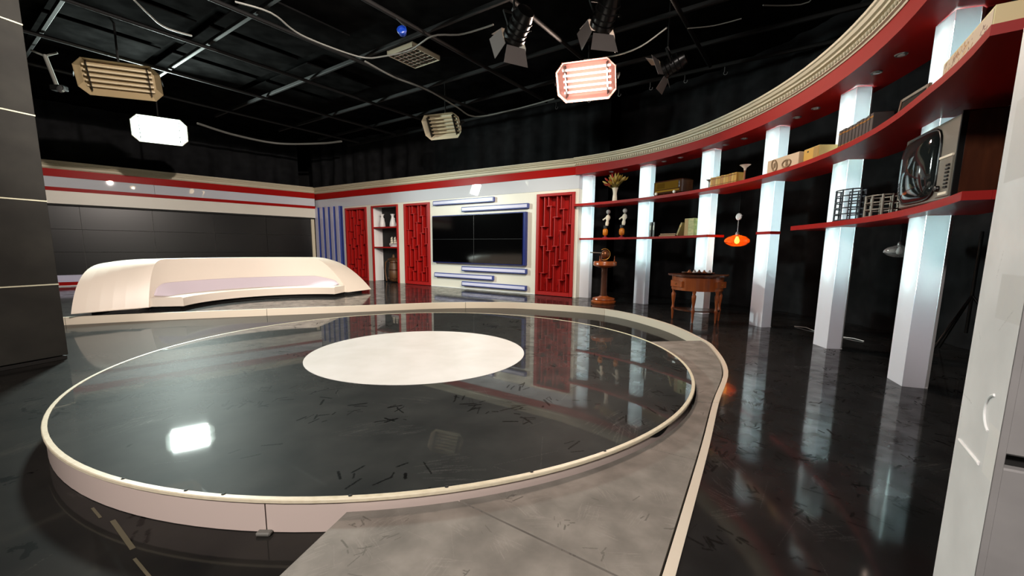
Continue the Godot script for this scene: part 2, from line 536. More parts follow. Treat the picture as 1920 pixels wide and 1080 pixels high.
# ------------------------------------------------------------------ deck, stage and walkway
func edge_line() -> Array:
	# the white-edged front line of the raised deck, plan points
	var raw := [Vector2(-10.6, -5.5), Vector2(-9.2, -6.28), Vector2(-7.62, -7.12), Vector2(-6.61, -7.62), Vector2(-4.87, -8.32), Vector2(-3.05, -9.02), Vector2(-1.81, -9.52), Vector2(-0.6, -9.74), Vector2(0.49, -9.62), Vector2(1.96, -8.84), Vector2(2.61, -7.34), Vector2(2.69, -5.95), Vector2(2.57, -5.25), Vector2(2.24, -4.31), Vector2(1.69, -3.37), Vector2(1.23, -2.55), Vector2(0.61, -1.48), Vector2(0.15, -0.7), Vector2(-0.3, 0.1)]
	var out := []
	for i in raw.size() - 1:
		var a: Vector2 = raw[maxi(i - 1, 0)]; var b: Vector2 = raw[i]; var c: Vector2 = raw[i + 1]; var d: Vector2 = raw[mini(i + 2, raw.size() - 1)]
		for k in 5:
			out.append(b.cubic_interpolate(c, a, d, k / 5.0))
	out.append(raw[raw.size() - 1])
	return out

func build_deck() -> void:
	var line := edge_line()
	var root := thing("raised_deck", "raised glossy black deck with white fascia under sofa and columns", "platform", Transform3D(Basis.IDENTITY, Vector3(-3, 0, -12)), "", "structure")
	var poly := line.duplicate()
	poly.append_array([Vector2(8.6, 0.1), Vector2(8.6, -12.0), Vector2(3.0, -14.0), Vector2(-8.2, -20.4), Vector2(-16.4, -11.9)])
	var mb := Mb.new()
	prism(mb, poly, 0.0, DECK - 0.001)
	obj("deck_top", mb, M.deck, root, false)
	# fascia panels between joints, each a curved white board
	var cuts := [0, 10, 20, 33, 45, 58, 70, line.size() - 1]
	for c in cuts.size() - 1:
		mb = Mb.new()
		var rings := []
		for i in range(cuts[c], cuts[c + 1] + 1):
			var t: Vector2 = (line[mini(i + 1, line.size() - 1)] - line[maxi(i - 1, 0)]).normalized()
			var nn := Vector2(-t.y, t.x)
			var p: Vector2 = line[i]
			var pull := Vector2.ZERO
			if i == cuts[c]: pull = t * 0.004
			if i == cuts[c + 1]: pull = -t * 0.004
			p += pull
			var q := p + nn * 0.014
			var s := p - nn * 0.03
			rings.append(PackedVector3Array([Vector3(q.x, 0, q.y), Vector3(q.x, DECK + 0.004, q.y), Vector3(s.x, DECK + 0.004, s.y), Vector3(s.x, 0, s.y)]))
		loft(mb, rings)
		obj("fascia_panel", mb, M.cream, root, false)

func ring_pts(r: float, n: int) -> Array:
	var out := []
	for i in n:
		out.append(DISC_C + Vector2.from_angle(TAU * i / n) * r)
	return out

func build_stage() -> void:
	var root := thing("round_stage", "low round black stage with white rim and white centre circle", "stage", Transform3D(Basis.IDENTITY, Vector3(DISC_C.x, 0, DISC_C.y)))
	var mb := Mb.new()
	prism(mb, ring_pts(2.9495, 160), 0.0, 0.178)
	obj("stage_top", mb, M.stage, root, false)
	mb = Mb.new()
	var c := Vector2(-1.072, -4.806)
	sector_disc(mb, c, 1.217, 0.178, 0.1805)
	obj("centre_circle", mb, M.white_disc, root, false)
	# the white skirt, in curved panels with open joints
	var joints := [91.8, 152, 212, 272, 332, 392, 451.8]
	for i in 6:
		mb = Mb.new()
		sector(mb, joints[i] + 0.06, joints[i + 1] - 0.06, func(_t): return [Vector2(2.951, 0.004), Vector2(2.966, 0.004), Vector2(2.966, 0.158), Vector2(2.951, 0.158)], DISC_C)
		obj("skirt_panel", mb, M.skirt, root, false)
	mb = Mb.new()
	sector(mb, 0, 360, func(_t): return [Vector2(2.951, 0.159), Vector2(2.976, 0.159), Vector2(2.98, 0.163), Vector2(2.98, 0.177), Vector2(2.976, 0.181), Vector2(2.951, 0.181)], DISC_C)
	obj("rim", mb, M.edging, root, false)
	# screws along the rim
	for a in [100.0, 108, 96, 84, 75, 66, 56]:
		mb = Mb.new()
		var p := DISC_C + Vector2.from_angle(deg_to_rad(a)) * 2.952
		lathe(mb, Transform3D(Basis.IDENTITY, Vector3(p.x, 0.1812, p.y)), [Vector2(0.011, 0), Vector2(0.009, 0.002), Vector2(0.0005, 0.002)], 8, false)
		obj("screw", mb, M.black, root, false)
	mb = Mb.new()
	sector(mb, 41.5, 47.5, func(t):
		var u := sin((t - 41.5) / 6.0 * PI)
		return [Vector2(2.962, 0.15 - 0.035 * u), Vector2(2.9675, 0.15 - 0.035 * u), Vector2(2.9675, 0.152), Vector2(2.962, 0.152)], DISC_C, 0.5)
	obj("dark_gap_patch", mb, M.black, root, false)  # black lens laid on the skirt; its colour stands for the dark rim gap
	mb = Mb.new()
	box(mb, Transform3D(Basis.IDENTITY, Vector3(-1.18, 0.011, -1.865)), Vector3(0.07, 0.02, 0.035), 0.006)
	obj("joint_foot", mb, M.cable, root, false)

func sector_disc(mb: Mb, c: Vector2, r: float, y0: float, y1: float) -> void:
	var pts := []
	for i in 96:
		pts.append(c + Vector2.from_angle(TAU * i / 96) * r)
	prism(mb, pts, y0, y1)

func build_walkway() -> void:
	# grey boards that bridge the gap between the round stage and the deck on the right
	var root := thing("walkway", "scuffed grey board walkway between round stage and black deck", "walkway", Transform3D(Basis.IDENTITY, Vector3(1.2, 0, -3.2)))
	var line := edge_line()
	var side := []       # deck side, far to near, just clear of the fascia
	for i in line.size():
		var p: Vector2 = line[i]
		if p.y > -5.95 and p.x > -0.4:
			var t: Vector2 = (line[mini(i + 1, line.size() - 1)] - line[i - 1]).normalized()
			side.append(p + Vector2(-t.y, t.x) * 0.022)
	var angs := [-16.8, 28.7, 49.6, 74.0, 84.2]      # joints on the stage side
	var zs := [-5.84, -3.38, -2.41, -1.40, 0.08]     # and on the deck side
	for i in 4:
		var poly := []
		for k in 13:
			poly.append(DISC_C + Vector2.from_angle(deg_to_rad(lerpf(angs[i], angs[i + 1], k / 12.0))) * 2.99)
		if i == 3:
			poly.append(Vector2(-0.89, -1.46)); poly.append(Vector2(-1.38, -0.1))
		var back := []
		for k in 15:
			var z: float = lerpf(zs[i], zs[i + 1], k / 14.0)
			for j in side.size() - 1:
				if side[j].y <= z and side[j + 1].y > z:
					back.append(side[j].lerp(side[j + 1], (z - side[j].y) / (side[j + 1].y - side[j].y)))
					break
		back.reverse()
		poly.append_array(back)
		var small := Geometry2D.offset_polygon(PackedVector2Array(poly), -0.004)
		var mb := Mb.new()
		prism(mb, Array(small[0]), 0.085, 0.124 - 0.002 * (i % 2))
		obj("board", mb, M.board, root, false)
	for q in [Vector2(2.2, -5.2), Vector2(2.05, -4.2), Vector2(1.4, -3.0), Vector2(0.7, -2.2), Vector2(-0.2, -1.5), Vector2(-0.5, -0.6)]:
		var mb := Mb.new()
		box(mb, Transform3D(Basis.IDENTITY, Vector3(q.x, 0.042, q.y)), Vector3(0.12, 0.084, 0.12))
		obj("support_block", mb, M.black, root, false)

# ------------------------------------------------------------------ left wall with the screen
func wl() -> Transform3D:
	return Transform3D(Basis(Vector3(0.7055, 0, -0.7087), Vector3.UP, Vector3(0.7087, 0, 0.7055)), Vector3(-13.184, 0, -12.279))

func cornice_prof(w: float, y0: float, y1: float) -> Array:
	# stepped plaster moulding: (out, height)
	var h := y1 - y0
	var out := [Vector2(-0.03, y0)]
	for p in [[0.012, 0.0], [0.02, 0.07], [0.05, 0.1], [0.052, 0.36], [0.028, 0.39], [0.03, 0.44], [0.078, 0.46], [0.082, 0.56], [0.056, 0.59], [0.058, 0.64], [0.096, 0.68], [0.112, 0.84], [0.134, 0.88], [0.138, 1.0]]:
		out.append(Vector2(p[0] * w, y0 + p[1] * h))
	out.append(Vector2(-0.03, y0 + h))
	return out

func build_wall_left() -> void:
	var x := wl()
	var root := thing("wall_screen_side", "white wall header with two red bands over the black screen", "wall", x, "", "structure")
	var s0 := -2.6; var s1 := 7.36
	var mid := (s0 + s1) * 0.5; var len := s1 - s0
	boxpart("header_panel", Vector3(mid, 2.69, -0.06), Vector3(len, 0.36, 0.12), M.wall, root)
	boxpart("red_band", Vector3(mid, 2.92, -0.055), Vector3(len, 0.1, 0.14), M.red_gloss, root)
	for i in 2:
		boxpart("gloss_panel", Vector3(s0 + len * (0.25 + 0.5 * i), 3.115, -0.06), Vector3(len * 0.5 - 0.006, 0.29, 0.125), M.gloss_white, root)
	boxpart("red_band", Vector3(mid, 3.37, -0.055), Vector3(len, 0.22, 0.14), M.red_gloss, root)
	boxpart("frame_rail", Vector3(mid, 2.485, -0.1), Vector3(len, 0.05, 0.1), M.black, root)
	var mb := Mb.new()
	var rings := []
	for s in [s0, s1]:
		var ring := PackedVector3Array()
		for p in cornice_prof(0.9, 3.475, 3.69):
			ring.append(Vector3(s + (p.x * -0.9 if s == s1 else 0.0), p.y, p.x + 0.015))
		rings.append(ring)
	loft(mb, rings)
	obj("cornice", mb, M.cornice, root)
	boxpart("plinth", Vector3(mid, 0.36, -0.05), Vector3(len, 0.2, 0.16), M.lilac, root)
	boxpart("red_band", Vector3(mid, 0.21, -0.055), Vector3(len, 0.1, 0.16), M.red_gloss, root)
	boxpart("base_board", Vector3(mid, 0.147, -0.05), Vector3(len, 0.028, 0.17), M.white, root)
	# the black video wall, tile by tile
	var scr := thing("video_wall", "wide dark video wall of black tiles behind the shell sofa", "screen", x * Transform3D(Basis.IDENTITY, Vector3(0, 0.46, -0.12)))
	boxpart("back_board", Vector3(mid - 0.06, 1.0, -0.06), Vector3(len - 0.14, 2.0, 0.04), M.cable, scr)
	for c in 6:
		for r in 3:
			var a := -2.68 + 1.65 * c
			var b: float = minf(a + 1.65, 7.2)
			boxpart("screen_tile", Vector3((a + b) * 0.5, 0.333 + r * 0.665, -0.02), Vector3(b - a - 0.008, 0.657, 0.03), M.led, scr, 0.002)
	boxpart("side_frame", Vector3(7.27, 1.0, -0.02), Vector3(0.12, 2.0, 0.1), M.lamp_cream, scr)

# ------------------------------------------------------------------ back wall
func wb() -> Transform3D:
	return Transform3D(Basis(Vector3(0.81846, 0, 0.57457), Vector3.UP, Vector3(-0.57457, 0, 0.81846)), Vector3(-2.62, 0, -13.84))

const HOLES := [[-4.6, -3.3, 0.132, 2.81], [-3.01, -1.58, 0.132, 2.82], [-1.28, -0.05, 0.14, 2.81], [3.98, 5.11, 0.14, 2.8]]

func build_wall_back() -> void:
	var x := wb()
	var root := thing("wall_back", "white panelled wall with red band and plaster cornice behind the television", "wall", x, "", "structure")
	var zc := -0.1; var zt := 0.2
	var s := -6.62
	for h in HOLES + [[5.2, 5.2, 0, 0]]:
		boxpart("wall_panel", Vector3((s + h[0]) * 0.5, 1.5, zc), Vector3(h[0] - s - 0.002, 2.736, zt), M.wall, root, 0.0)
		if h[1] > h[0]:
			boxpart("wall_panel", Vector3((h[0] + h[1]) * 0.5, (h[3] + 2.868) * 0.5, zc), Vector3(h[1] - h[0], 2.868 - h[3], zt), M.wall, root, 0.0)
		s = h[1]
	for g in [[-6.62, -1.9], [-1.89, 5.2]]:
		boxpart("gloss_panel", Vector3((g[0] + g[1]) * 0.5, 3.045, -0.094), Vector3(g[1] - g[0], 0.35, 0.2), M.gloss_white, root, 0.002)
	boxpart("skirting", Vector3(1.97, 0.14, 0.006), Vector3(4.0, 0.02, 0.02), M.white, root)
	var mb := Mb.new()
	var mc := Mb.new()
	var ra := []; var rc := []
	for k in 13:
		var u := k / 12.0
		var sx := lerpf(-6.6, 5.16, u)
		var yr := lerpf(3.235, 3.205, u); var yb := lerpf(3.46, 3.40, u); var yt := lerpf(3.69, 3.585, u)
		ra.append(PackedVector3Array([Vector3(sx, yr, -0.2), Vector3(sx, yr, 0.02), Vector3(sx, yb, 0.02), Vector3(sx, yb, -0.2)]))
		var ring := PackedVector3Array()
		for p in cornice_prof(0.85, yb + 0.002, yt):
			ring.append(Vector3(sx, p.y, p.x + 0.015))
		rc.append(ring)
	loft(mb, ra); loft(mc, rc)
	obj("red_band", mb, M.red_gloss, root)
	obj("cornice", mc, M.cornice, root)
	# angled ribs in the corner: white boards with blue edges
	var ribs := thing("ribbed_panel", "corner panel of slanted white ribs with blue edges", "wall panel", x * Transform3D(Basis.IDENTITY, Vector3(-5.7, DECK, 0)))
	boxpart("back_board", Vector3(0, 1.39, 0.012), Vector3(1.86, 2.78, 0.02), M.blue, ribs)
	for i in 5:
		var at := Vector3(-0.72 + 0.36 * i, 1.39, 0.075)
		var turn := Basis(Vector3.UP, deg_to_rad(-6))
		var rib := boxpart("rib", at, Vector3(0.25, 2.78, 0.075), M.lilac, ribs, 0.004, turn)
		boxpart("rib_edge", at + turn * Vector3(0.131, 0, -0.003), Vector3(0.012, 2.775, 0.07), M.blue, rib, 0.002, turn)
	# red lattice panels
	var labels := ["red lattice panel of fins between blue ribs and shelf niche", "red lattice panel of fins between shelf niche and television", "red lattice panel of fins between television and first lit column"]
	var k := 0
	for h in [HOLES[0], HOLES[2], HOLES[3]]:
		lattice(h, labels[k]); k += 1
	# the shelf niche
	var hn: Array = HOLES[1]
	var ni := thing("shelf_niche", "white shelf niche with red frame and two red shelves", "shelf unit", x * Transform3D(Basis.IDENTITY, Vector3((hn[0] + hn[1]) * 0.5, DECK, 0)))
	var w: float = hn[1] - hn[0]
	var hh: float = hn[3] - DECK
	boxpart("back_panel", Vector3(0, hh * 0.5, -0.44), Vector3(w - 0.01, hh - 0.01, 0.02), M.black, ni)
	for sd in [-1, 1]:
		boxpart("side_panel", Vector3(sd * (w * 0.5 - 0.012), hh * 0.5, -0.22), Vector3(0.02, hh - 0.01, 0.42), M.white, ni)
		boxpart("frame_post", Vector3(sd * (w * 0.5 - 0.035), hh * 0.5, 0.012), Vector3(0.06, hh - 0.002, 0.06), M.red_wood, ni)
	boxpart("top_panel", Vector3(0, hh - 0.018, -0.22), Vector3(w - 0.05, 0.02, 0.42), M.white, ni)
	boxpart("frame_rail", Vector3(0, hh - 0.03, 0.012), Vector3(w - 0.132, 0.055, 0.06), M.red_wood, ni)
	boxpart("shelf", Vector3(0, 2.06 - DECK, -0.21), Vector3(w - 0.055, 0.045, 0.4), M.red_wood, ni)
	boxpart("shelf", Vector3(0, 1.36 - DECK, -0.21), Vector3(w - 0.055, 0.045, 0.4), M.red_wood, ni)
	# the television: four black panels on a blue light box
	var tv := thing("wall_television", "large black wall television of four panels on blue backing", "television", x * Transform3D(Basis.IDENTITY, Vector3(1.93, 0.92, 0)))
	boxpart("backing", Vector3(0, 0.715, 0.06), Vector3(3.54, 1.45, 0.11), M.blue_deep, tv, 0.006)
	for i in 2:
		for j in 2:
			boxpart("screen_panel", Vector3(-0.875 + 1.72 * i - 0.02, 0.365 + 0.7 * j, 0.125), Vector3(1.714, 0.694, 0.02), M.screen, tv, 0.003)
	boxpart("seam_strip", Vector3(-0.04, 0.715, 0.131), Vector3(0.008, 1.39, 0.012), M.seam, tv, 0.001)
	for sx in [-0.899, 0.819]:
		boxpart("seam_strip", Vector3(sx, 0.715, 0.131), Vector3(1.708, 0.008, 0.012), M.seam, tv, 0.001)
	# white bars with blue edges
	var bars := [[0.16, 2.58, 2.75, "topmost short white light bar with blue edge above the television"], [1.36, 3.75, 2.515, "white light bar with blue edge just above the television"], [1.35, 3.72, 0.75, "white light bar with blue edge just below the television"], [0.18, 2.57, 0.515, "middle white light bar with blue edge below the television"], [1.35, 3.72, 0.29, "lowest white light bar with blue edge near the floor"]]
	for b in bars:
		var bn := thing("wall_bar", b[3], "wall bar", x * Transform3D(Basis.IDENTITY, Vector3((b[0] + b[1]) * 0.5, b[2] - 0.065, 0)), "white bars round the television")
		boxpart("backing", Vector3(0, 0.065, 0.045), Vector3(b[1] - b[0], 0.14, 0.088), M.blue, bn, 0.012)
		boxpart("face", Vector3(0, 0.067, 0.092), Vector3(b[1] - b[0] - 0.07, 0.085, 0.012), M.lilac, bn, 0.004)

func lattice(h: Array, label: String) -> void:
	var x := wb() * Transform3D(Basis.IDENTITY, Vector3((h[0] + h[1]) * 0.5, h[2], 0))
	var root := thing("lattice_panel", label, "lattice panel", x, "red lattice panels in the white wall")
	var w: float = h[1] - h[0]; var hh: float = h[3] - h[2]
	boxpart("back_panel", Vector3(0, hh * 0.5, -0.215), Vector3(w - 0.01, hh - 0.01, 0.02), M.red_wood, root)
	for sd in [-1, 1]:
		boxpart("side_panel", Vector3(sd * (w * 0.5 - 0.045), hh * 0.5, -0.085), Vector3(0.085, hh - 0.004, 0.24), M.red_wood, root, 0.004)
	boxpart("frame_rail", Vector3(0, hh - 0.035, -0.085), Vector3(w - 0.18, 0.068, 0.24), M.red_wood, root, 0.004)
	boxpart("frame_rail", Vector3(0, 0.05, -0.085), Vector3(w - 0.18, 0.098, 0.24), M.red_wood, root, 0.004)
	var inner := w - 0.18
	var ys := [[1.96, 1.46, 0.73], [2.46, 1.69, 1.31, 0.58], [2.21, 1.46, 0.96], [2.4, 1.85, 1.1, 0.57], [1.99, 1.47, 0.72]]
	var step := inner / 5.0
	for i in 5:
		var cx := -inner * 0.5 + step * (i + 0.5)
		# each fin is a row of boards that step to and fro at the small shelves
		var cuts := [hh - 0.07]
		for y in ys[i]: cuts.append(y - 0.14 + 0.02 * sin(i * 2.0))
		cuts.append(0.1)
		for j in cuts.size() - 1:
			var off := (0.035 if (j + i) % 2 == 0 else -0.035)
			var y0: float = cuts[j + 1] + 0.012; var y1: float = cuts[j] - 0.012
			boxpart("fin", Vector3(cx + off, (y0 + y1) * 0.5, -0.1), Vector3(0.028, y1 - y0, 0.17), M.red_wood, root, 0.003)
			if j > 0:
				boxpart("ledge", Vector3(cx, cuts[j], -0.095), Vector3(step * 0.82, 0.024, 0.185), M.red_wood, root, 0.003)

# ------------------------------------------------------------------ canopy, columns, shelves
func corn_b(th: float) -> float: return ramp(th, [-53, -38, -20, -9, 5, 22, 50], [3.40, 3.40, 3.425, 3.465, 3.52, 3.575, 3.66])
func corn_t(th: float) -> float: return ramp(th, [-53, -38, -25, -9, 4, 14, 26, 50], [3.585, 3.595, 3.615, 3.68, 3.73, 3.785, 3.86, 3.98])

func build_canopy() -> void:
	var root := thing("canopy", "curved red canopy with cream cornice over the lit columns", "canopy", Transform3D(Basis.IDENTITY, pol(-16, 6.0, 3.2)), "", "structure")
	var mb := Mb.new()
	sector(mb, -53.3, 50, func(t): return [Vector2(5.86, soffit_y(t)), Vector2(6.42, soffit_y(t)), Vector2(6.42, soffit_y(t) + 0.05), Vector2(5.86, soffit_y(t) + 0.05)])
	obj("soffit", mb, M.red, root, false)
	mb = Mb.new()
	sector(mb, -53.3, 50, func(t): return [Vector2(5.8, soffit_y(t) - 0.004), Vector2(5.858, soffit_y(t) - 0.004), Vector2(5.858, corn_t(t) - 0.01), Vector2(5.8, corn_t(t) - 0.01)])
	obj("fascia", mb, M.red, root, false)
	mb = Mb.new()
	sector(mb, -53.3, 50, func(t):
		var out := []
		for p in cornice_prof(0.85, corn_b(t), corn_t(t)):
			out.append(Vector2(5.798 - maxf(p.x, 0.0), p.y))
		return out)
	obj("cornice", mb, M.cornice, root, false)
	# the row of small plaster beads along the cornice
	mb = Mb.new()
	var th := -53.0
	while th < 30.0:
		var y := lerpf(corn_b(th), corn_t(th), 0.24)
		box(mb, frame(th, 5.75, y), Vector3(0.038, 0.046, 0.03), 0.01)
		th += 0.6
	var beads := obj("bead_row", mb, M.cornice, root, false)
	beads.set_meta("kind", "stuff")
	# recessed downlights in the soffit, two to a bay
	for a in [-45.2, -41.6, -31.9, -28.0, -17.6, -13.6, -2.9, 0.6, 11.1, 15.0, 26.0, 30.0]:
		mb = Mb.new()
		lathe(mb, Transform3D(Basis.IDENTITY, pol(a, 6.06, soffit_y(a) - 0.012)), [Vector2(0.02, 0.006), Vector2(0.03, 0.002), Vector2(0.05, 0.0), Vector2(0.055, 0.012)], 20)
		var dl := obj("downlight", mb, M.steel, root, false)
		mb = Mb.new()
		lathe(mb, Transform3D(Basis.IDENTITY, pol(a, 6.06, soffit_y(a) - 0.014)), [Vector2(0.001, 0), Vector2(0.03, 0.001), Vector2(0.03, 0.004)], 16)
		obj("lens", mb, M.white, dl, false)

func build_columns() -> void:
	var spots := ["lit white column joining the white wall beside the first shelves", "lit white column behind the old radio", "lit white column behind the half round table", "lit white column with a small red band next to the amber pendant", "lit white column behind the wire baskets", "lit white column under the old television"]
	for i in 6:
		var th: float = COL_TH[i]
		var h := minf(soffit_y(th), soffit_y(th + 2.7)) - 0.001 - DECK
		var root := thing("light_column", spots[i], "column", frame(th, 6.07, DECK), "white light columns along the curved set")
		var outline := [Vector2(0, 0), Vector2(0.29, 0), Vector2(0.29, -0.17), Vector2(0.245, -0.215), Vector2(0.045, -0.215), Vector2(0, -0.17)]
		var names := ["front_panel", "side_panel", "corner_panel", "back_panel", "corner_panel", "side_panel"]
		for e in 6:
			var a: Vector2 = outline[e]; var b: Vector2 = outline[(e + 1) % 6]
			var d := (b - a).normalized()
			var nn := Vector2(d.y, -d.x) * 0.004
			if nn.dot(Vector2(0.145, -0.1) - a) < 0: nn = -nn
			var mb := Mb.new()
			# panels carry a 3 mm open joint at the corners
			var a2 := a + d * 0.0015; var b2 := b - d * 0.0015
			mb.quad(Vector3(a2.x, 0, a2.y), Vector3(b2.x, 0, b2.y), Vector3(b2.x, h, b2.y), Vector3(a2.x, h, a2.y), Vector3(-nn.x, 0, -nn.y).normalized())
			obj(names[e], mb, M.acrylic if e in [0, 1, 5] else M.white, root)
		boxpart("foot_plate", Vector3(0.145, 0.004, -0.1), Vector3(0.27, 0.008, 0.19), M.white, root, 0.0)
		var tl := Mb.new()
		tube(tl, [Vector3(0.135, 0.9, -0.07), Vector3(0.135, h - 0.03, -0.07)], 0.018, 10)
		obj("tube_light", tl, M.tube_cool, root)
		if i == 3:
			var rb := Mb.new()
			for g in [[Vector3(-0.006, 0, 0.008), Vector3(0.296, 0, 0.008)], [Vector3(0.298, 0, 0.008), Vector3(0.298, 0, -0.17)]]:
				var c: Vector3 = (g[0] + g[1]) * 0.5
				var sz: Vector3 = (g[1] - g[0]).abs() + Vector3(0.012, 0.045, 0.012)
				box(rb, Transform3D(Basis.IDENTITY, c + Vector3(0, 1.67 - DECK, 0)), sz, 0.002)
			obj("red_strap", rb, M.red, root)

func shelf(called: String, label: String, th0: float, th1: float, r0: float, yf: Callable, thick: float, group: String) -> void:
	var root := thing(called, label, "shelf", Transform3D(Basis.IDENTITY, pol((th0 + th1) * 0.5, 6.0, yf.call((th0 + th1) * 0.5))), group)
	var mb := Mb.new()
	var rr: float = 6.062
	sector(mb, th0, th1, func(t):
		var q := r0 + ramp(t, [28, 39], [0.0, 0.09]) * (1.0 if th1 > 36 else 0.0)
		return [Vector2(q, yf.call(t)), Vector2(rr, yf.call(t)), Vector2(rr, yf.call(t) + thick), Vector2(q, yf.call(t) + thick)])
	obj("front_board", mb, M.red, root, false)
	# boards that fill the bays between the columns
	var edges := [th0]
	for c in COL_TH:
		if c + 2.9 > th0 and c < th1:
			edges.append(c - 0.08); edges.append(c + 2.83)
	edges.append(th1)
	for i in range(0, edges.size() - 1, 2):
		if edges[i + 1] - edges[i] < 0.5: continue
		mb = Mb.new()
		sector(mb, edges[i], edges[i + 1], func(t): return [Vector2(6.063, yf.call(t)), Vector2(6.40, yf.call(t)), Vector2(6.40, yf.call(t) + thick), Vector2(6.063, yf.call(t) + thick)])
		obj("bay_board", mb, M.red, root, false)

func build_shelves() -> void:
	shelf("long_shelf", "long curved red shelf running across all the columns", -53.2, 39.0, 5.75, upper_y, 0.058, "")
	shelf("short_shelf", "short red shelf holding trophies and books below the radio", -53.2, -19.6, 5.97, lower_y, 0.045, "")
	shelf("short_shelf", "short red shelf holding wire baskets and the old television", 0.0, 33.6, 5.92, lower_y, 0.06, "")

# ------------------------------------------------------------------ sofa
func build_sofa() -> void:
	var c := Vector2(-4.55, -8.6)
	var root := thing("shell_sofa", "big cream curved shell sofa standing before the dark video wall", "sofa", Transform3D(Basis.IDENTITY, Vector3(-6.0, DECK, -9.8)))
	var n := 72
	var rings := []
	var cap_of := func(u: float, p: float) -> float: return 0.001 + 0.88 * (1.0 - pow(1.0 - clampf(u, 0, 1), p))
	for i in n + 1:
		# pack the sections towards both ends, where the arms fall away
		var k := float(i) / n
		var u := k - 0.13 * sin(TAU * k)
		var ring := PackedVector3Array()
		# the ends are not radial: the outer edge reaches further round
		var prof := []
		var nr := 7
		for j in nr:
			var f := float(j) / (nr - 1)
			var r := lerpf(2.4, 3.27, f)
			var t0 := lerpf(163.0, 151.5, f); var t1 := lerpf(276.5, 280.5, f)
			var th := lerpf(t0, t1, u)
			var hl: float = cap_of.call((th - t0) / lerpf(15.0, 24.0, f), 2.9)
			var hr: float = cap_of.call((t1 - th) / 21.5, 1.75)
			var drop := 0.0 if f < 0.3 else 0.30 * pow((f - 0.3) / 0.7, 2.2)
			var y := 0.21 + minf(hl, hr)
			y = 0.21 + (y - 0.21) * (1.0 - drop * 0.25)
			prof.append(Vector3(c.x + r * cos(deg_to_rad(th)), y, c.y + r * sin(deg_to_rad(th))))
		for p in prof: ring.append(p)
		for j in [nr - 1, 0]:
			var q: Vector3 = prof[j]
			ring.append(Vector3(q.x, 0.2, q.z))
		rings.append(ring)
	var mb := Mb.new()
	loft(mb, rings, true, true)
	obj("shell", mb, M.sofa, root, false)
	mb = Mb.new()
	sector(mb, 164.6, 274.5, func(t):
		var e := 0.0
		var fr := 1.86
		if t < 166.0: e = 0.0
		var k := minf(1.0, minf((t - 164.6) / 9.0, (274.5 - t) / 12.0))
		var lift := lerpf(0.55, 1.0, sqrt(maxf(k, 0.0)))
		return [Vector2(fr, 0.205), Vector2(2.398, 0.205), Vector2(2.398, 0.34 + 0.06 * lift), Vector2(fr + 0.03, 0.385), Vector2(fr, 0.365)], c, 2.0)
	obj("seat", mb, M.sofa, root, false)
	mb = Mb.new()
	sector(mb, 168.0, 271.0, func(t):
		var k := minf(1.0, minf((t - 168.0) / 7.0, (271.0 - t) / 14.0))
		var lift := 0.08 + 0.92 * sqrt(maxf(k, 0.0))
		return [Vector2(2.14, 0.39), Vector2(2.396, 0.4), Vector2(2.396, 0.405 + 0.215 * lift), Vector2(2.36, 0.405 + 0.21 * lift)], c, 2.0)
	obj("back_cushion", mb, M.sofa_pad, root, false)
	mb = Mb.new()
	sector(mb, 157, 277, func(t):
		var inn := 1.98 if t > 167 and t < 273 else 2.46
		return [Vector2(inn, DECK + 0.001), Vector2(3.12, DECK + 0.001), Vector2(3.12, 0.199), Vector2(inn, 0.199)], c, 1.0)
	obj("plinth", mb, M.black, root, false)

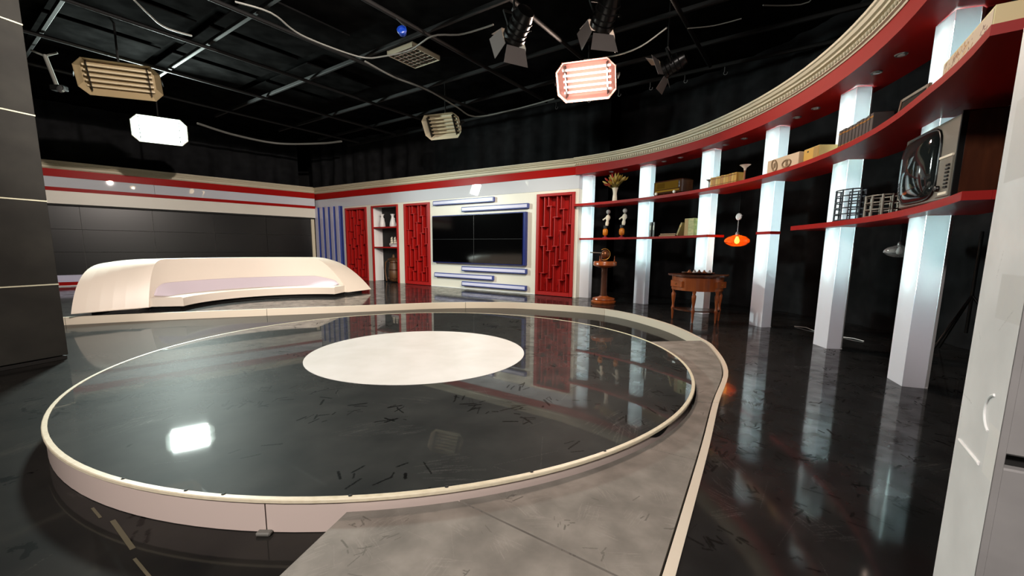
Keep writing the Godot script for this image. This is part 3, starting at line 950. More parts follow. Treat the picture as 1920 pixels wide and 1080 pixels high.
# ------------------------------------------------------------------ near things at the picture's sides
func build_foreground() -> void:
	# dark clad pillar with thin pale trims on the left
	var a := Vector3(-5.34, 0, -4.97)
	var d := Vector3(-0.316, 0, 0.949)
	var x := Transform3D(Basis(d, Vector3.UP, Vector3(-0.949, 0, -0.316) * -1.0), a)
	x.basis = Basis(-d, Vector3.UP, (-d).cross(Vector3.UP))
	var root := thing("clad_pillar", "dark olive clad pillar with thin pale horizontal trims", "pillar", x)
	var ys := [0.05, 0.905, 1.855, 2.785, 3.72, 4.65, 5.58]
	var zs := 1.0 if x.basis.z.x > 0 else -1.0
	for i in 5:
		boxpart("cladding_panel", Vector3(-0.9, (ys[i] + ys[i + 1]) * 0.5, -0.45 * zs), Vector3(1.8, ys[i + 1] - ys[i] - 0.016, 0.9), M.pillar, root, 0.004)
	for i in range(1, 5):
		boxpart("trim", Vector3(-0.9, ys[i], -0.444 * zs), Vector3(1.8, 0.014, 0.9), M.trim, root, 0.0)
	boxpart("base_strip", Vector3(-0.9, 0.022, -0.455 * zs), Vector3(1.79, 0.042, 0.88), M.black, root)
	# scenery flats close to the camera on the right
	var im := Image.create_empty(512, 1024, true, Image.FORMAT_RGB8)
	rng.seed = 91
	var f := FastNoiseLite.new()
	f.seed = 91; f.frequency = 0.008; f.fractal_octaves = 4
	for yy in 1024:
		for xx in 512:
			var v := 0.90 + 0.05 * f.get_noise_2d(xx, yy)
			im.set_pixel(xx, yy, Color(v, v * 0.985, v * 0.985))
	# patches of old paint, filler and pen marks
	for k in 26:
		var p := Vector2(rng.randf() * 512, rng.randf() * 1024)
		var sz := Vector2(rng.randf_range(20, 120), rng.randf_range(20, 110))
		var v := rng.randf_range(0.80, 0.97)
		for yy in range(int(p.y), int(minf(p.y + sz.y, 1023))):
			for xx in range(int(p.x), int(minf(p.x + sz.x, 511))):
				im.set_pixel(xx, yy, im.get_pixel(xx, yy).lerp(Color(v, v * 0.98, v * 0.97), 0.75))
	for k in 60:
		var p := Vector2(rng.randf() * 500, rng.randf() * 1020)
		stroke(im, p, p + Vector2.from_angle(rng.randf() * TAU) * rng.randf_range(4, 40), Color(0.55, 0.54, 0.53), 0.8, 0.35)
	im.generate_mipmaps()
	var mf := mat(Color.WHITE, 0.4)
	mf.albedo_texture = ImageTexture.create_from_image(im)
	var e1 := Vector3(1.187, 0, -1.072); var e2 := Vector3(1.043, 0, -0.858)
	var fl := thing("scenery_flat", "tall scuffed white scenery flat hiding the old television's back corner", "flat", Transform3D(Basis.IDENTITY, (e1 + e2) * 0.5))
	var along := (e2 - e1).normalized()
	var inw := Vector3(along.z, 0, -along.x)
	if inw.dot(-(e1 + e2)) < 0: inw = -inw
	var mb := Mb.new()
	box(mb, Transform3D(Basis(along, Vector3.UP, along.cross(Vector3.UP)), (e1 + e2) * 0.5 - inw * 0.0075 + Vector3(0, 1.15, 0)), Vector3(e1.distance_to(e2), 2.3, 0.013), 0.001)
	obj("core", mb, M.grey_flat, fl, false)
	mb = Mb.new()
	mb.quad_uv(e1, e2, e2 + Vector3(0, 2.3, 0), e1 + Vector3(0, 2.3, 0), inw, Vector2(0, 1), Vector2(0.24, 0))
	obj("face", mb, mf, fl, false)
	# raised pale tape marks
	mb = Mb.new()
	for g in [[Vector2(0.03, 0.898), Vector2(0.18, 0.897)]]:
		var p0: Vector3 = e1.lerp(e2, g[0].x / 0.258) + Vector3(0, g[0].y, 0); var p1: Vector3 = e1.lerp(e2, g[1].x / 0.258) + Vector3(0, g[1].y, 0)
		tube(mb, [p0 + inw * 0.0005, p1 + inw * 0.0005], 0.0045, 6)
	obj("tape_mark", mb, M.white, fl, false)
	mb = Mb.new()
	var arc := []
	for k in 9:
		var an := lerpf(0.3, 2.8, k / 8.0)
		arc.append(e1.lerp(e2, clampf((0.215 - 0.055 * sin(an)) / 0.258, 0, 1)) + Vector3(0, 1.025 + 0.045 * cos(an), 0) + inw * 0.0005)
	tube(mb, arc, 0.0035, 6)
	obj("tape_mark", mb, M.white, fl, false)
	var g2 := e2 + Vector3(0.21, 0, 0.13)
	var along2 := (g2 - e2).normalized()
	var f2 := thing("scenery_flat", "grey scenery flat with a dark open joint beside the white flat", "flat", Transform3D(Basis.IDENTITY, (e2 + g2) * 0.5))
	var xb := Basis(along2, Vector3.UP, along2.cross(Vector3.UP))
	var inn := xb.z if xb.z.dot(-e2) > 0 else -xb.z
	for seg in [[0.0, 0.925], [0.955, 2.3]]:
		mb = Mb.new()
		box(mb, Transform3D(xb, e2 + along2 * 0.085 + Vector3(0, (seg[0] + seg[1]) * 0.5, 0) - inn * 0.026), Vector3(0.16, seg[1] - seg[0], 0.05), 0.004)
		obj("panel", mb, M.grey_flat, f2, false)
	mb = Mb.new()
	box(mb, Transform3D(xb, e2 + along2 * 0.085 + Vector3(0, 0.94, 0) - inn * 0.04), Vector3(0.15, 0.028, 0.03))
	obj("joint_strip", mb, M.black, f2, false)

# ------------------------------------------------------------------ ceiling grid, cables
func build_ceiling_grid() -> void:
	var d := Vector3(0.81846, 0, 0.57457); var n := Vector3(0.57457, 0, -0.81846)
	var gy := 5.0
	# one pipe after another; s counts along the white wall, q away from the camera
	var lead := {-11.45: "second", -9.5: "third", -7.65: "fourth", -5.75: "fifth", -3.95: "sixth", -2.0: "seventh", -13.4: "first"}
	for s in lead:
		var mb := Mb.new()
		tube(mb, [d * s + n * -2.0 + Vector3(0, gy, 0), d * s + n * 9.6 + Vector3(0, gy, 0)], 0.035, 8)
		tag(obj("grid_pipe", mb, M.pipe), "black ceiling pipe square to the white wall, %s from the screen wall" % lead[s], "pipe", "pipes of the ceiling grid")
	var cross := {1.8: "sixth", 3.65: "fifth", 5.6: "fourth", 7.4: "third", 8.75: "second", 9.9: "first"}
	for q in cross:
		var mb := Mb.new()
		box(mb, Transform3D(Basis(d, Vector3.UP, d.cross(Vector3.UP)), n * q + d * -5.5 + Vector3(0, gy + 0.078, 0)), Vector3(18.0, 0.07, 0.06), 0.008)
		tag(obj("grid_beam", mb, M.beam), "black cross beam parallel to the white wall, %s out from it" % cross[q], "beam", "beams of the ceiling grid")
	# black ceiling panels that hang between the beams on the lamp side
	var k := 0
	for c in [[-12.4, 4.6], [-10.5, 4.6], [-12.4, 6.5], [-10.5, 6.5], [-10.5, 2.7], [-8.6, 2.7], [-8.6, 4.6], [-12.4, 2.7]]:
		var mb := Mb.new()
		box(mb, Transform3D(Basis(d, Vector3.UP, d.cross(Vector3.UP)), d * c[0] + n * c[1] + Vector3(0, 5.45, 0)), Vector3(1.7, 0.03, 1.7), 0.004)
		tag(obj("ceiling_panel", mb, M.ceiling), "dark square ceiling panel above the grid near the bright lamp", "ceiling panel", "dark ceiling panels")
		k += 1
	var cables := [
		["grey cable drooping from the ceiling grid by the tan lamp", [Vector3(-5.63, 4.95, -6.82), Vector3(-5.75, 4.95, -7.23), Vector3(-5.82, 4.95, -7.62), Vector3(-5.57, 4.95, -7.89)], 0.014],
		["long pale cable slung across the grid towards the ceiling grille", [Vector3(-4.15, 4.95, -6.84), Vector3(-3.77, 4.95, -7.15), Vector3(-3.65, 4.95, -7.83), Vector3(-2.93, 4.92, -8.56), Vector3(-2.44, 4.9, -8.48), Vector3(-1.88, 4.9, -8.21), Vector3(-1.40, 4.95, -7.80), Vector3(-0.95, 4.95, -7.75), Vector3(-0.58, 4.95, -7.56), Vector3(-0.35, 4.95, -7.41)], 0.014],
		["pale cable running along the grid above the dark cream lamp", [Vector3(-2.91, 4.95, -8.83), Vector3(-2.55, 4.95, -9.60), Vector3(-2.00, 4.95, -10.29), Vector3(-1.48, 4.93, -11.37), Vector3(-1.07, 4.9, -12.09), Vector3(-0.06, 4.93, -11.61), Vector3(0.97, 4.95, -10.79)], 0.018],
		["curved grey conduit hanging near the black drape in the far corner", [Vector3(-9.26, 4.9, -13.02), Vector3(-9.00, 4.9, -14.29), Vector3(-8.21, 4.9, -15.36), Vector3(-6.70, 4.9, -15.30), Vector3(-5.83, 4.9, -14.97)], 0.035],
		["short pale cable sagging above the pink lamp", [Vector3(1.25, 4.76, -8.2), Vector3(1.71, 4.70, -7.89), Vector3(2.07, 4.70, -7.55), Vector3(2.32, 4.74, -7.01)], 0.013],
		["thin pale cable leading off the spotlight with open doors", [Vector3(2.61, 4.70, -6.94), Vector3(2.98, 4.70, -6.85), Vector3(3.27, 4.70, -6.65)], 0.008],
		["thin looped cable under the ceiling over the canopy", [Vector3(3.38, 4.70, -6.31), Vector3(3.74, 4.70, -6.31), Vector3(3.95, 4.70, -6.24), Vector3(3.97, 4.74, -6.11), Vector3(3.8, 4.78, -6.1)], 0.008]]
	for c in cables:
		var cv := Curve3D.new()
		var pts: Array = c[1]
		for i in pts.size():
			var tn: Vector3 = (pts[mini(i + 1, pts.size() - 1)] - pts[maxi(i - 1, 0)]) / 6.0
			cv.add_point(pts[i], -tn, tn)
		var path := []
		var m := int(cv.get_baked_length() / 0.12) + 2
		for i in m + 1:
			path.append(cv.sample_baked(cv.get_baked_length() * i / m))
		var mb := Mb.new()
		tube(mb, path, c[2], 7)
		tag(obj("cable", mb, M.cable), c[0], "cable")
	# small steel hooks under the first cross beam, where the drape hangs
	for q in [Vector3(1.11, 4.9, -11.39), Vector3(1.71, 4.9, -10.69), Vector3(2.33, 4.9, -10.25), Vector3(2.93, 4.9, -9.84), Vector3(3.54, 4.9, -9.44), Vector3(4.18, 4.9, -9.02)]:
		var mb := Mb.new()
		var pts := []
		q = d * q.dot(d) + n * 9.9 + Vector3(0, 4.92, 0)
		for i in 9:
			var an := lerpf(-0.4, PI + 0.9, i / 8.0)
			pts.append(q + d * cos(an) * 0.035 + Vector3(0, -sin(an) * 0.035, 0))
		pts.append(q + d * -0.02 + Vector3(0, 0.122, 0))
		tube(mb, pts, 0.006, 6)
		tag(obj("hook", mb, M.steel), "small steel drape hook hanging under the ceiling by the canopy", "hook", "drape hooks by the canopy")
	# a square fluorescent grille let into the ceiling
	var gr := thing("ceiling_grille", "square ceiling light grille of bright metal louvres, switched off", "grille", Transform3D(Basis(d, Vector3.UP, d.cross(Vector3.UP)), Vector3(-2.15, 5.39, -9.69)))
	boxpart("backing", Vector3(0, 0.07, 0), Vector3(0.78, 0.02, 0.78), M.black, gr)
	for i in 7:
		boxpart("louvre", Vector3(-0.36 + 0.12 * i, 0.02, 0), Vector3(0.014, 0.07, 0.74), M.chrome, gr, 0.002)
		boxpart("louvre", Vector3(0, 0.02, -0.36 + 0.12 * i), Vector3(0.74, 0.07, 0.012), M.chrome, gr, 0.002)
	for sd in [-1, 1]:
		boxpart("frame_bar", Vector3(sd * 0.38, 0.03, 0), Vector3(0.02, 0.1, 0.78), M.lamp_cream, gr)
		boxpart("frame_bar", Vector3(0, 0.03, sd * 0.38), Vector3(0.78, 0.1, 0.02), M.lamp_cream, gr)
	# blue plug dangling from the grid
	var pb := thing("blue_plug", "round blue power plug dangling from the ceiling grid", "plug", Transform3D(Basis.IDENTITY, Vector3(-1.78, 4.75, -7.23)))
	var mb2 := Mb.new()
	lathe(mb2, Transform3D(Basis(Vector3.RIGHT, 1.2), Vector3.ZERO), [Vector2(0.03, -0.07), Vector2(0.055, -0.05), Vector2(0.06, 0.0), Vector2(0.075, 0.005), Vector2(0.075, 0.04), Vector2(0.06, 0.05), Vector2(0.055, 0.02)], 20)
	obj("body", mb2, mat(Color(0.05, 0.2, 0.55), 0.4), pb)
	mb2 = Mb.new()
	tube(mb2, [Vector3(0, 0.03, -0.06), Vector3(0.03, 0.12, -0.1), Vector3(-0.116, 0.23, -0.076)], 0.012, 7)
	obj("lead", mb2, M.pipe, pb)

# ------------------------------------------------------------------ lamps
func aim(at: Vector3, to: Vector3, roll := 0.0) -> Transform3D:
	var t := Transform3D(Basis.looking_at(to - at, Vector3.UP), at)
	t.basis = t.basis * Basis(Vector3.BACK, roll)
	return t

func octo(w: float, h: float, c: float, z: float) -> PackedVector3Array:
	return PackedVector3Array([Vector3(-w + c, -h, z), Vector3(w - c, -h, z), Vector3(w, -h + c, z), Vector3(w, h - c, z), Vector3(w - c, h, z), Vector3(-w + c, h, z), Vector3(-w, h - c, z), Vector3(-w, -h + c, z)])

func bank_light(label: String, at: Vector3, to: Vector3, size: Vector2, shell: Material, inside: Material, tube_m: Material, roll := 0.0, ceiling := 5.598) -> Node3D:
	# fluorescent bank: eight-sided tray, reflector, tubes, two end baffles, yoke and drop pole
	var x := aim(at, to, roll)
	var root := thing("bank_light", label, "studio light", x, "fluorescent bank lights on the grid")
	var w := size.x * 0.5; var h := size.y * 0.5; var c := minf(w, h) * 0.42
	var mb := Mb.new()
	loft(mb, [octo(w * 0.86, h * 0.72, c * 0.7, 0.2), octo(w, h, c, 0.0)], true, false)
	cap(mb, octo(w * 0.86, h * 0.72, c * 0.7, 0.2), Vector3.BACK)
	obj("housing", mb, shell, root)
	mb = Mb.new()
	loft(mb, [octo(w * 0.85, h * 0.71, c * 0.7, 0.19), octo(w * 0.985, h * 0.98, c, 0.004)], true, false)
	cap(mb, octo(w * 0.85, h * 0.71, c * 0.7, 0.19), Vector3.FORWARD)
	obj("reflector", mb, inside, root)
	for i in 5:
		mb = Mb.new()
		var y := lerpf(-h * 0.56, h * 0.56, i / 4.0)
		tube(mb, [Vector3(-w * 0.8, y, 0.11), Vector3(w * 0.8, y, 0.11)], 0.019, 8)
		obj("tube", mb, tube_m, root)
	for sd in [-1, 1]:
		boxpart("end_baffle", Vector3(sd * w * 0.7, 0, 0.09), Vector3(0.012, h * 1.55, 0.17), M.black_gloss, root)
		boxpart("yoke_arm", Vector3(sd * (w + 0.025), 0.0, 0.12), Vector3(0.012, 0.05, 0.26), M.pipe, root)
	boxpart("yoke_bar", Vector3(0, 0, 0.25), Vector3(2 * w + 0.062, 0.05, 0.012), M.pipe, root)
	mb = Mb.new()
	var top := x * Vector3(0, 0, 0.25)
	tube(mb, [top, Vector3(top.x, ceiling, top.z)], 0.018, 8)
	obj("drop_pole", mb, M.pipe, root, false)
	return root

func area(parent: Node3D, size: Vector2, c: Color, e: float, z := -0.03) -> void:
	var l := AreaLight3D.new()
	l.name = "light"
	l.area_size = size
	l.light_color = c; l.light_energy = e
	l.area_range = 40.0
	l.area_attenuation = 2.0
	l.shadow_enabled = true
	parent.add_child(l, true)
	l.position = Vector3(0, 0, z)

func fresnel(label: String, at: Vector3, to: Vector3, e: float, doors: Array, sc := 1.0, tint := Color(1.0, 0.9, 0.76), cone := 36.0) -> void:
	var x := aim(at, to)
	var root := thing("fresnel_spotlight", label, "spotlight", x, "spotlights with barn doors on the grid")
	var y := Transform3D(Basis(Vector3.RIGHT, PI / 2), Vector3.ZERO)      # lathe axis along z
	var mb := Mb.new()
	lathe(mb, y, [Vector2(0.002, 0.36 * sc), Vector2(0.05, 0.36 * sc), Vector2(0.1 * sc, 0.34 * sc), Vector2(0.12 * sc, 0.25 * sc), Vector2(0.12 * sc, 0.06 * sc), Vector2(0.135 * sc, 0.05 * sc), Vector2(0.135 * sc, 0.0)], 20, false)
	obj("housing", mb, M.black_gloss, root)
	mb = Mb.new()
	lathe(mb, y, [Vector2(0.001, 0.012), Vector2(0.06 * sc, 0.014), Vector2(0.118 * sc, 0.03)], 20, false)
	obj("lens", mb, M.glow_fresnel, root)
	for k in 3:
		mb = Mb.new()
		lathe(mb, Transform3D(y.basis, Vector3(0, 0, (0.1 + 0.07 * k) * sc)), [Vector2(0.12 * sc, 0), Vector2(0.132 * sc, 0.005), Vector2(0.132 * sc, 0.012), Vector2(0.12 * sc, 0.017)], 20, false)
		obj("cooling_fin", mb, M.pipe, root)
	# four barn door leaves hinged on the front rim
	for i in 4:
		var t := Basis(Vector3.BACK, PI / 2 * i) * Basis(Vector3.RIGHT, doors[i])
		var hinge := Basis(Vector3.BACK, PI / 2 * i) * Vector3(0, 0.135 * sc, -0.005)
		mb = Mb.new()
		var w0 := 0.12 * sc; var w1 := 0.16 * sc; var l := 0.2 * sc
		var ring := PackedVector3Array([Vector3(-w0, 0, 0), Vector3(w0, 0, 0), Vector3(w1, l, 0), Vector3(-w1, l, 0)])
		var ra := PackedVector3Array(); var rb := PackedVector3Array()
		for p in ring:
			ra.append(hinge + t * p); rb.append(hinge + t * (p + Vector3(0, 0, 0.004)))
		loft(mb, [ra, rb])
		obj("barn_door", mb, M.door_leaf, root)
	for sd in [-1, 1]:
		boxpart("yoke_arm", Vector3(sd * 0.15 * sc, 0.09 * sc, 0.15 * sc), Vector3(0.01, 0.24 * sc, 0.03), M.pipe, root)
	boxpart("yoke_bar", Vector3(0, 0.21 * sc, 0.15 * sc), Vector3(0.31 * sc, 0.012, 0.03), M.pipe, root)
	boxpart("clamp", Vector3(0, 0.25 * sc, 0.15 * sc), Vector3(0.05, 0.08, 0.05), M.steel, root)
	mb = Mb.new()
	var top := x * Vector3(0, 0.25 * sc, 0.15 * sc)
	tube(mb, [top, Vector3(top.x, 5.598, top.z)], 0.016, 8)
	obj("drop_pole", mb, M.pipe, root, false)
	var s := SpotLight3D.new()
	s.name = "light"
	s.light_color = tint; s.light_energy = e
	s.spot_angle = cone; s.spot_range = 40.0; s.spot_attenuation = 2.0; s.spot_angle_attenuation = 0.8
	s.light_size = 0.08; s.shadow_enabled = true
	root.add_child(s, true)
	s.position = Vector3(0, 0, -0.05)

func build_lamps() -> void:
	# the bright cool bank in front of the screen wall
	var a := bank_light("bright cool white bank light glaring in front of the dark drape", Vector3(-8.6, 4.12, -10.79), Vector3(-2.4, 0.6, -4.0), Vector2(1.08, 0.62), M.lamp_cream, M.white, M.glow_cool, -0.03)
	area(a, Vector2(0.78, 0.5), Color(0.93, 1.0, 0.97), 55.0)
	# the pink bank over the middle of the set
	var b := bank_light("glowing pinkish bank light hanging before the curved cornice", Vector3(1.3, 4.42, -8.25), Vector3(-0.6, 1.2, -3.6), Vector2(1.1, 0.68), M.lamp_pink, M.lamp_pink, M.glow_warm, 0.02)
	area(b, Vector2(0.9, 0.3), Color(1.0, 0.88, 0.80), 16.0, 0.05)
	# unlit banks
	bank_light("unlit tan bank light with five tubes near the clad pillar", Vector3(-7.3, 4.38, -8.35), Vector3(-4.0, 1.6, -4.6), Vector2(1.2, 0.62), M.lamp_tan, M.lamp_tan, M.tube_off, -0.1, 5.434)
	bank_light("small unlit cream bank light hanging before the white wall", Vector3(-1.85, 4.42, -11.3), Vector3(-3.4, 1.9, -7.4), Vector2(1.05, 0.62), M.lamp_cream, M.lamp_cream, M.tube_off, 0.0)
	# lamps above and behind the camera that light the round stage, the boards and the sofa
	var c := bank_light("lit bank light hanging over the open floor before the walkway", Vector3(-1.5, 4.6, 2.5), Vector3(-1.5, 0.3, -3.4), Vector2(1.3, 0.75), M.lamp_cream, M.white, M.glow_warm)
	area(c, Vector2(1.1, 0.6), Color(1.0, 0.95, 0.92), 26.0)
	fresnel("spotlight above the walkway aimed at the white centre circle", Vector3(1.2, 4.8, -2.3), Vector3(-1.6, 0.2, -6.0), 6.0, [-0.5, -0.6, -0.5, -0.6], 1.2, Color(1.0, 0.97, 0.93), 42.0)
	fresnel("spotlight above the round stage aimed at the shell sofa", Vector3(-0.3, 4.88, -2.3), Vector3(-9.4, 2.1, -13.2), 62.0, [-0.5, -0.6, -0.5, -0.6], 1.2, Color(1.0, 0.95, 0.91), 34.0)
	fresnel("black spotlight with lit barn doors left of the pink bank light", Vector3(-0.02, 4.45, -6.75), Vector3(-3.0, 0.8, -12.4), 17.0, [-1.05, -1.25, -0.5, -1.2], 1.25, Color(1.0, 0.95, 0.87), 31.0)
	fresnel("black spotlight with lit barn doors high above the pink bank light", Vector3(1.22, 4.5, -6.5), Vector3(0.2, 0.6, -11.8), 13.5, [-1.05, -1.25, -0.4, -1.2], 1.25, Color(1.0, 0.95, 0.87), 31.0)
	fresnel("black spotlight with wide open barn doors beside the curved cornice", Vector3(2.55, 4.42, -7.75), Vector3(-2.5, 2.0, -11.2), 8.0, [-0.9, -0.2, -0.9, -0.2], 1.1, Color(1.0, 0.94, 0.85), 36.0)
	# an empty hanger on the left
	var g := thing("empty_hanger", "empty grey lamp hanger with clamp and cable on the ceiling grid", "hanger", Transform3D(Basis.IDENTITY, Vector3(-8.9, 4.45, -8.75)))
	var mb := Mb.new()
	tube(mb, [Vector3(0.0, -0.02, 0.0), Vector3(-0.1, 0.5, 0.05)], 0.035, 10)
	obj("pole", mb, M.cable, g)
	mb = Mb.new()
	tube(mb, [Vector3(-0.3, 0.56, 0.1), Vector3(-0.1, 0.48, 0.05), Vector3(0.1, 0.56, 0.0)], 0.018, 8)
	obj("arm", mb, M.cable, g)
	boxpart("clamp", Vector3(0.04, -0.08, 0.0), Vector3(0.26, 0.1, 0.14), M.pipe, g, 0.02)
	mb = Mb.new()
	lathe(mb, Transform3D(Basis(Vector3.RIGHT, 1.3), Vector3(0.16, -0.12, 0.08)), [Vector2(0.03, -0.03), Vector2(0.07, -0.02), Vector2(0.07, 0.02), Vector2(0.03, 0.03)], 16)
	obj("socket", mb, M.steel, g)

# ------------------------------------------------------------------ things on the shelves
func upper(th: float, r: float) -> Transform3D: return frame(th, r, upper_y(th) + 0.0585)

func book_row(th0: float, th1: float, n: int, r: float, h: float, colours: Array, base: Callable, labels: String, group: String, band: Material, called: String) -> void:
	var w := deg_to_rad(th1 - th0) * r / n
	rng.seed = n * 7 + int(th0)
	for i in n:
		var th := lerpf(th0, th1, (i + 0.5) / n)
		var x: Transform3D = base.call(th, r)
		x.origin.y += 0.001
		var hh := h * rng.randf_range(0.97, 1.03)
		var b := thing(called, labels, "book", x, group)
		var m: Material = colours[i % colours.size()]
		boxpart("cover", Vector3(0, hh * 0.5, -0.09), Vector3(w * 0.95, hh, 0.18), m, b, 0.006)
		boxpart("spine_band", Vector3(0, hh * 0.82, 0.0005), Vector3(w * 0.8, hh * 0.07, 0.004), band, b, 0.0)
		boxpart("spine_band", Vector3(0, hh * 0.2, 0.0005), Vector3(w * 0.8, hh * 0.05, 0.004), band, b, 0.0)

func build_shelf_things() -> void:
	var mb: Mb
	# dried flowers in a pale vase
	var v := thing("flower_vase", "pale vase of dried red and yellow flowers on the long shelf", "vase", upper(-43.0, 5.9))
	mb = Mb.new()
	lathe(mb, Transform3D.IDENTITY, [Vector2(0.055, 0), Vector2(0.06, 0.01), Vector2(0.05, 0.1), Vector2(0.042, 0.18), Vector2(0.052, 0.24), Vector2(0.072, 0.31), Vector2(0.068, 0.31), Vector2(0.045, 0.24)], 24)
	obj("vase", mb, M.ivory, v)
	rng.seed = 3
	var fl := [mat(Color(0.62, 0.50, 0.16), 0.8), mat(Color(0.62, 0.16, 0.09), 0.8), mat(Color(0.72, 0.62, 0.36), 0.8), mat(Color(0.42, 0.36, 0.12), 0.8)]
	for i in 48:
		var a := rng.randf() * TAU
		var sp := rng.randf_range(0.05, 0.31)
		var top := Vector3(cos(a) * sp, rng.randf_range(0.46, 0.60) - sp * 0.35, sin(a) * sp * 0.6)
		mb = Mb.new()
		tube(mb, [Vector3(cos(a) * 0.02, 0.27, sin(a) * 0.02), top * Vector3(0.5, 0.8, 0.5), top], 0.004, 5)
		var st := obj("stem", mb, fl[3], v)
		mb = Mb.new()
		var d := (top - Vector3(0, 0.3, 0)).normalized()
		var q := Basis(Quaternion(Vector3.UP, d))
		lathe(mb, Transform3D(q, top - d * 0.05), [Vector2(0.004, 0), Vector2(0.02, 0.03), Vector2(0.026, 0.06), Vector2(0.016, 0.1), Vector2(0.003, 0.13)], 7)
		var red := top.x < -0.02 and rng.randf() < 0.55
		obj("flower_head", mb, fl[1] if red else fl[0] if i % 3 else fl[2], st)
	# old valve radio
	var r := thing("old_radio", "old wooden valve radio with gilt front on the long shelf", "radio", upper(-29.1, 5.86))
	boxpart("cabinet", Vector3(0, 0.163, -0.17), Vector3(0.74, 0.285, 0.34), M.wood_dark, r, 0.025)
	boxpart("front_frame", Vector3(0, 0.163, 0.004), Vector3(0.70, 0.25, 0.014), mat(Color(0.26, 0.15, 0.07), 0.7, 0.0, 0.2), r, 0.004)
	boxpart("speaker_cloth", Vector3(-0.02, 0.197, 0.012), Vector3(0.60, 0.15, 0.008), mat(Color(0.42, 0.31, 0.10), 0.85, 0.0, 0.1), r, 0.002)
	boxpart("dial_glass", Vector3(0, 0.09, 0.012), Vector3(0.62, 0.035, 0.008), mat(Color(0.58, 0.44, 0.14), 0.7, 0.0, 0.15), r, 0.002)
	boxpart("dial_glass", Vector3(-0.16, 0.2, 0.017), Vector3(0.2, 0.1, 0.006), mat(Color(0.36, 0.26, 0.08), 0.85, 0.0, 0.1), r, 0.002)
	for kx in [-0.27, 0.2]:
		mb = Mb.new()
		lathe(mb, Transform3D(Basis(Vector3.RIGHT, PI / 2), Vector3(kx, 0.05, 0.01)), [Vector2(0.032, 0), Vector2(0.032, 0.02), Vector2(0.026, 0.03), Vector2(0.001, 0.03)], 18)
		obj("knob", mb, M.ivory, r)
	for ky in [0.15, 0.18, 0.21, 0.24]:
		boxpart("button", Vector3(0.31, ky, 0.014), Vector3(0.03, 0.014, 0.012), M.black_gloss, r)
	for fx in [-0.3, 0.3]:
		boxpart("foot", Vector3(fx, 0.01, -0.17), Vector3(0.05, 0.02, 0.26), M.brass, r)
	# two little trumpet shaped stands and the gilt books between them
	for g in [[-19.4, 0.17, 0.034, M.grey_metal, "small dark trumpet shaped bookend before the gilt books"], [-11.3, 0.28, 0.05, M.bronze, "taller bronze trumpet shaped bookend behind the gilt books"]]:
		var t := thing("trumpet_bookend", g[4], "bookend", upper(g[0], 5.92))
		var h: float = g[1]; var w: float = g[2]
		mb = Mb.new()
		lathe(mb, Transform3D.IDENTITY, [Vector2(w * 0.7, 0), Vector2(w * 0.7, 0.012), Vector2(w * 0.35, 0.02), Vector2(w * 0.3, h * 0.7)], 18)
		obj("stem", mb, g[3], t)
		mb = Mb.new()
		lathe(mb, Transform3D.IDENTITY, [Vector2(w * 0.3, h * 0.68), Vector2(w * 0.45, h * 0.82), Vector2(w * 1.4, h * 0.96), Vector2(w * 1.75, h), Vector2(w * 1.5, h * 0.99), Vector2(w * 0.3, h * 0.85)], 20)
		obj("bell", mb, M.ivory if g[3] == M.bronze else g[3], t)
	var gilt := [mat(Color(0.72, 0.55, 0.16), 0.4), mat(Color(0.66, 0.46, 0.12), 0.4), mat(Color(0.74, 0.60, 0.26), 0.4)]
	book_row(-18.4, -12.2, 10, 5.84, 0.18, gilt, upper, "gilt spined book in a tight row between trumpet bookends", "gilt books on the long shelf", M.bronze, "gilt_book")
	# pale carved box and gilt carton
	var cb := thing("carved_box", "long pale wooden box with carved ornaments on the long shelf", "box", upper(-1.9, 5.83))
	boxpart("body", Vector3(0, 0.1, -0.1), Vector3(0.69, 0.198, 0.2), mat(Color(0.80, 0.70, 0.58), 0.5), cb, 0.004)
	for e in [[-0.17, 0.105, 0.055, 0.085, 0.5], [0.1, 0.085, 0.09, 0.05, 0.0]]:
		mb = Mb.new()
		var pts := []
		for k in 25:
			var a := TAU * k / 24.0
			var p := Vector2(cos(a) * e[2], sin(a) * e[3]).rotated(e[4])
			pts.append(Vector3(e[0] + p.x, e[1] + p.y, 0.004))
		tube(mb, pts, 0.012, 6)
		for k in 4:
			tube(mb, [Vector3(e[0] - 0.02, e[1] - 0.04 + 0.02 * k, 0.003), Vector3(e[0] + 0.03, e[1] - 0.02 + 0.02 * k, 0.003)], 0.006, 5)
		obj("ornament", mb, mat(Color(0.58, 0.48, 0.36), 0.5), cb)
	var gb := thing("gilt_carton", "short yellow carton with pale side on the long shelf", "box", upper(4.4, 5.82))
	boxpart("body", Vector3(0, 0.085, -0.2), Vector3(0.32, 0.17, 0.4), mat(Color(0.88, 0.80, 0.52), 0.5), gb, 0.003)
	boxpart("label", Vector3(0, 0.085, 0.001), Vector3(0.312, 0.16, 0.004), mat(Color(0.78, 0.60, 0.22), 0.5), gb, 0.0)
	boxpart("print", Vector3(-0.07, 0.13, 0.0035), Vector3(0.03, 0.02, 0.002), M.black, gb, 0.0)
	boxpart("print", Vector3(0.1, 0.085, 0.0035), Vector3(0.1, 0.15, 0.002), mat(Color(0.62, 0.48, 0.2), 0.5), gb, 0.0)
	# dark leather volumes
	var lea := [mat(Color(0.13, 0.085, 0.07), 0.5), mat(Color(0.16, 0.10, 0.085), 0.5)]
	book_row(9.4, 16.1, 10, 5.84, 0.225, lea, upper, "dark brown leather volume in a row on the long shelf", "dark volumes on the long shelf", M.brass, "leather_volume")
	# dark picture frame leaning behind the volumes
	var pf := thing("picture_frame", "dark picture frame leaning on the long shelf past the volumes", "picture frame", upper(18.95, 6.0) * Transform3D(Basis(Vector3.RIGHT, -0.12), Vector3(0, 0.003, 0)))
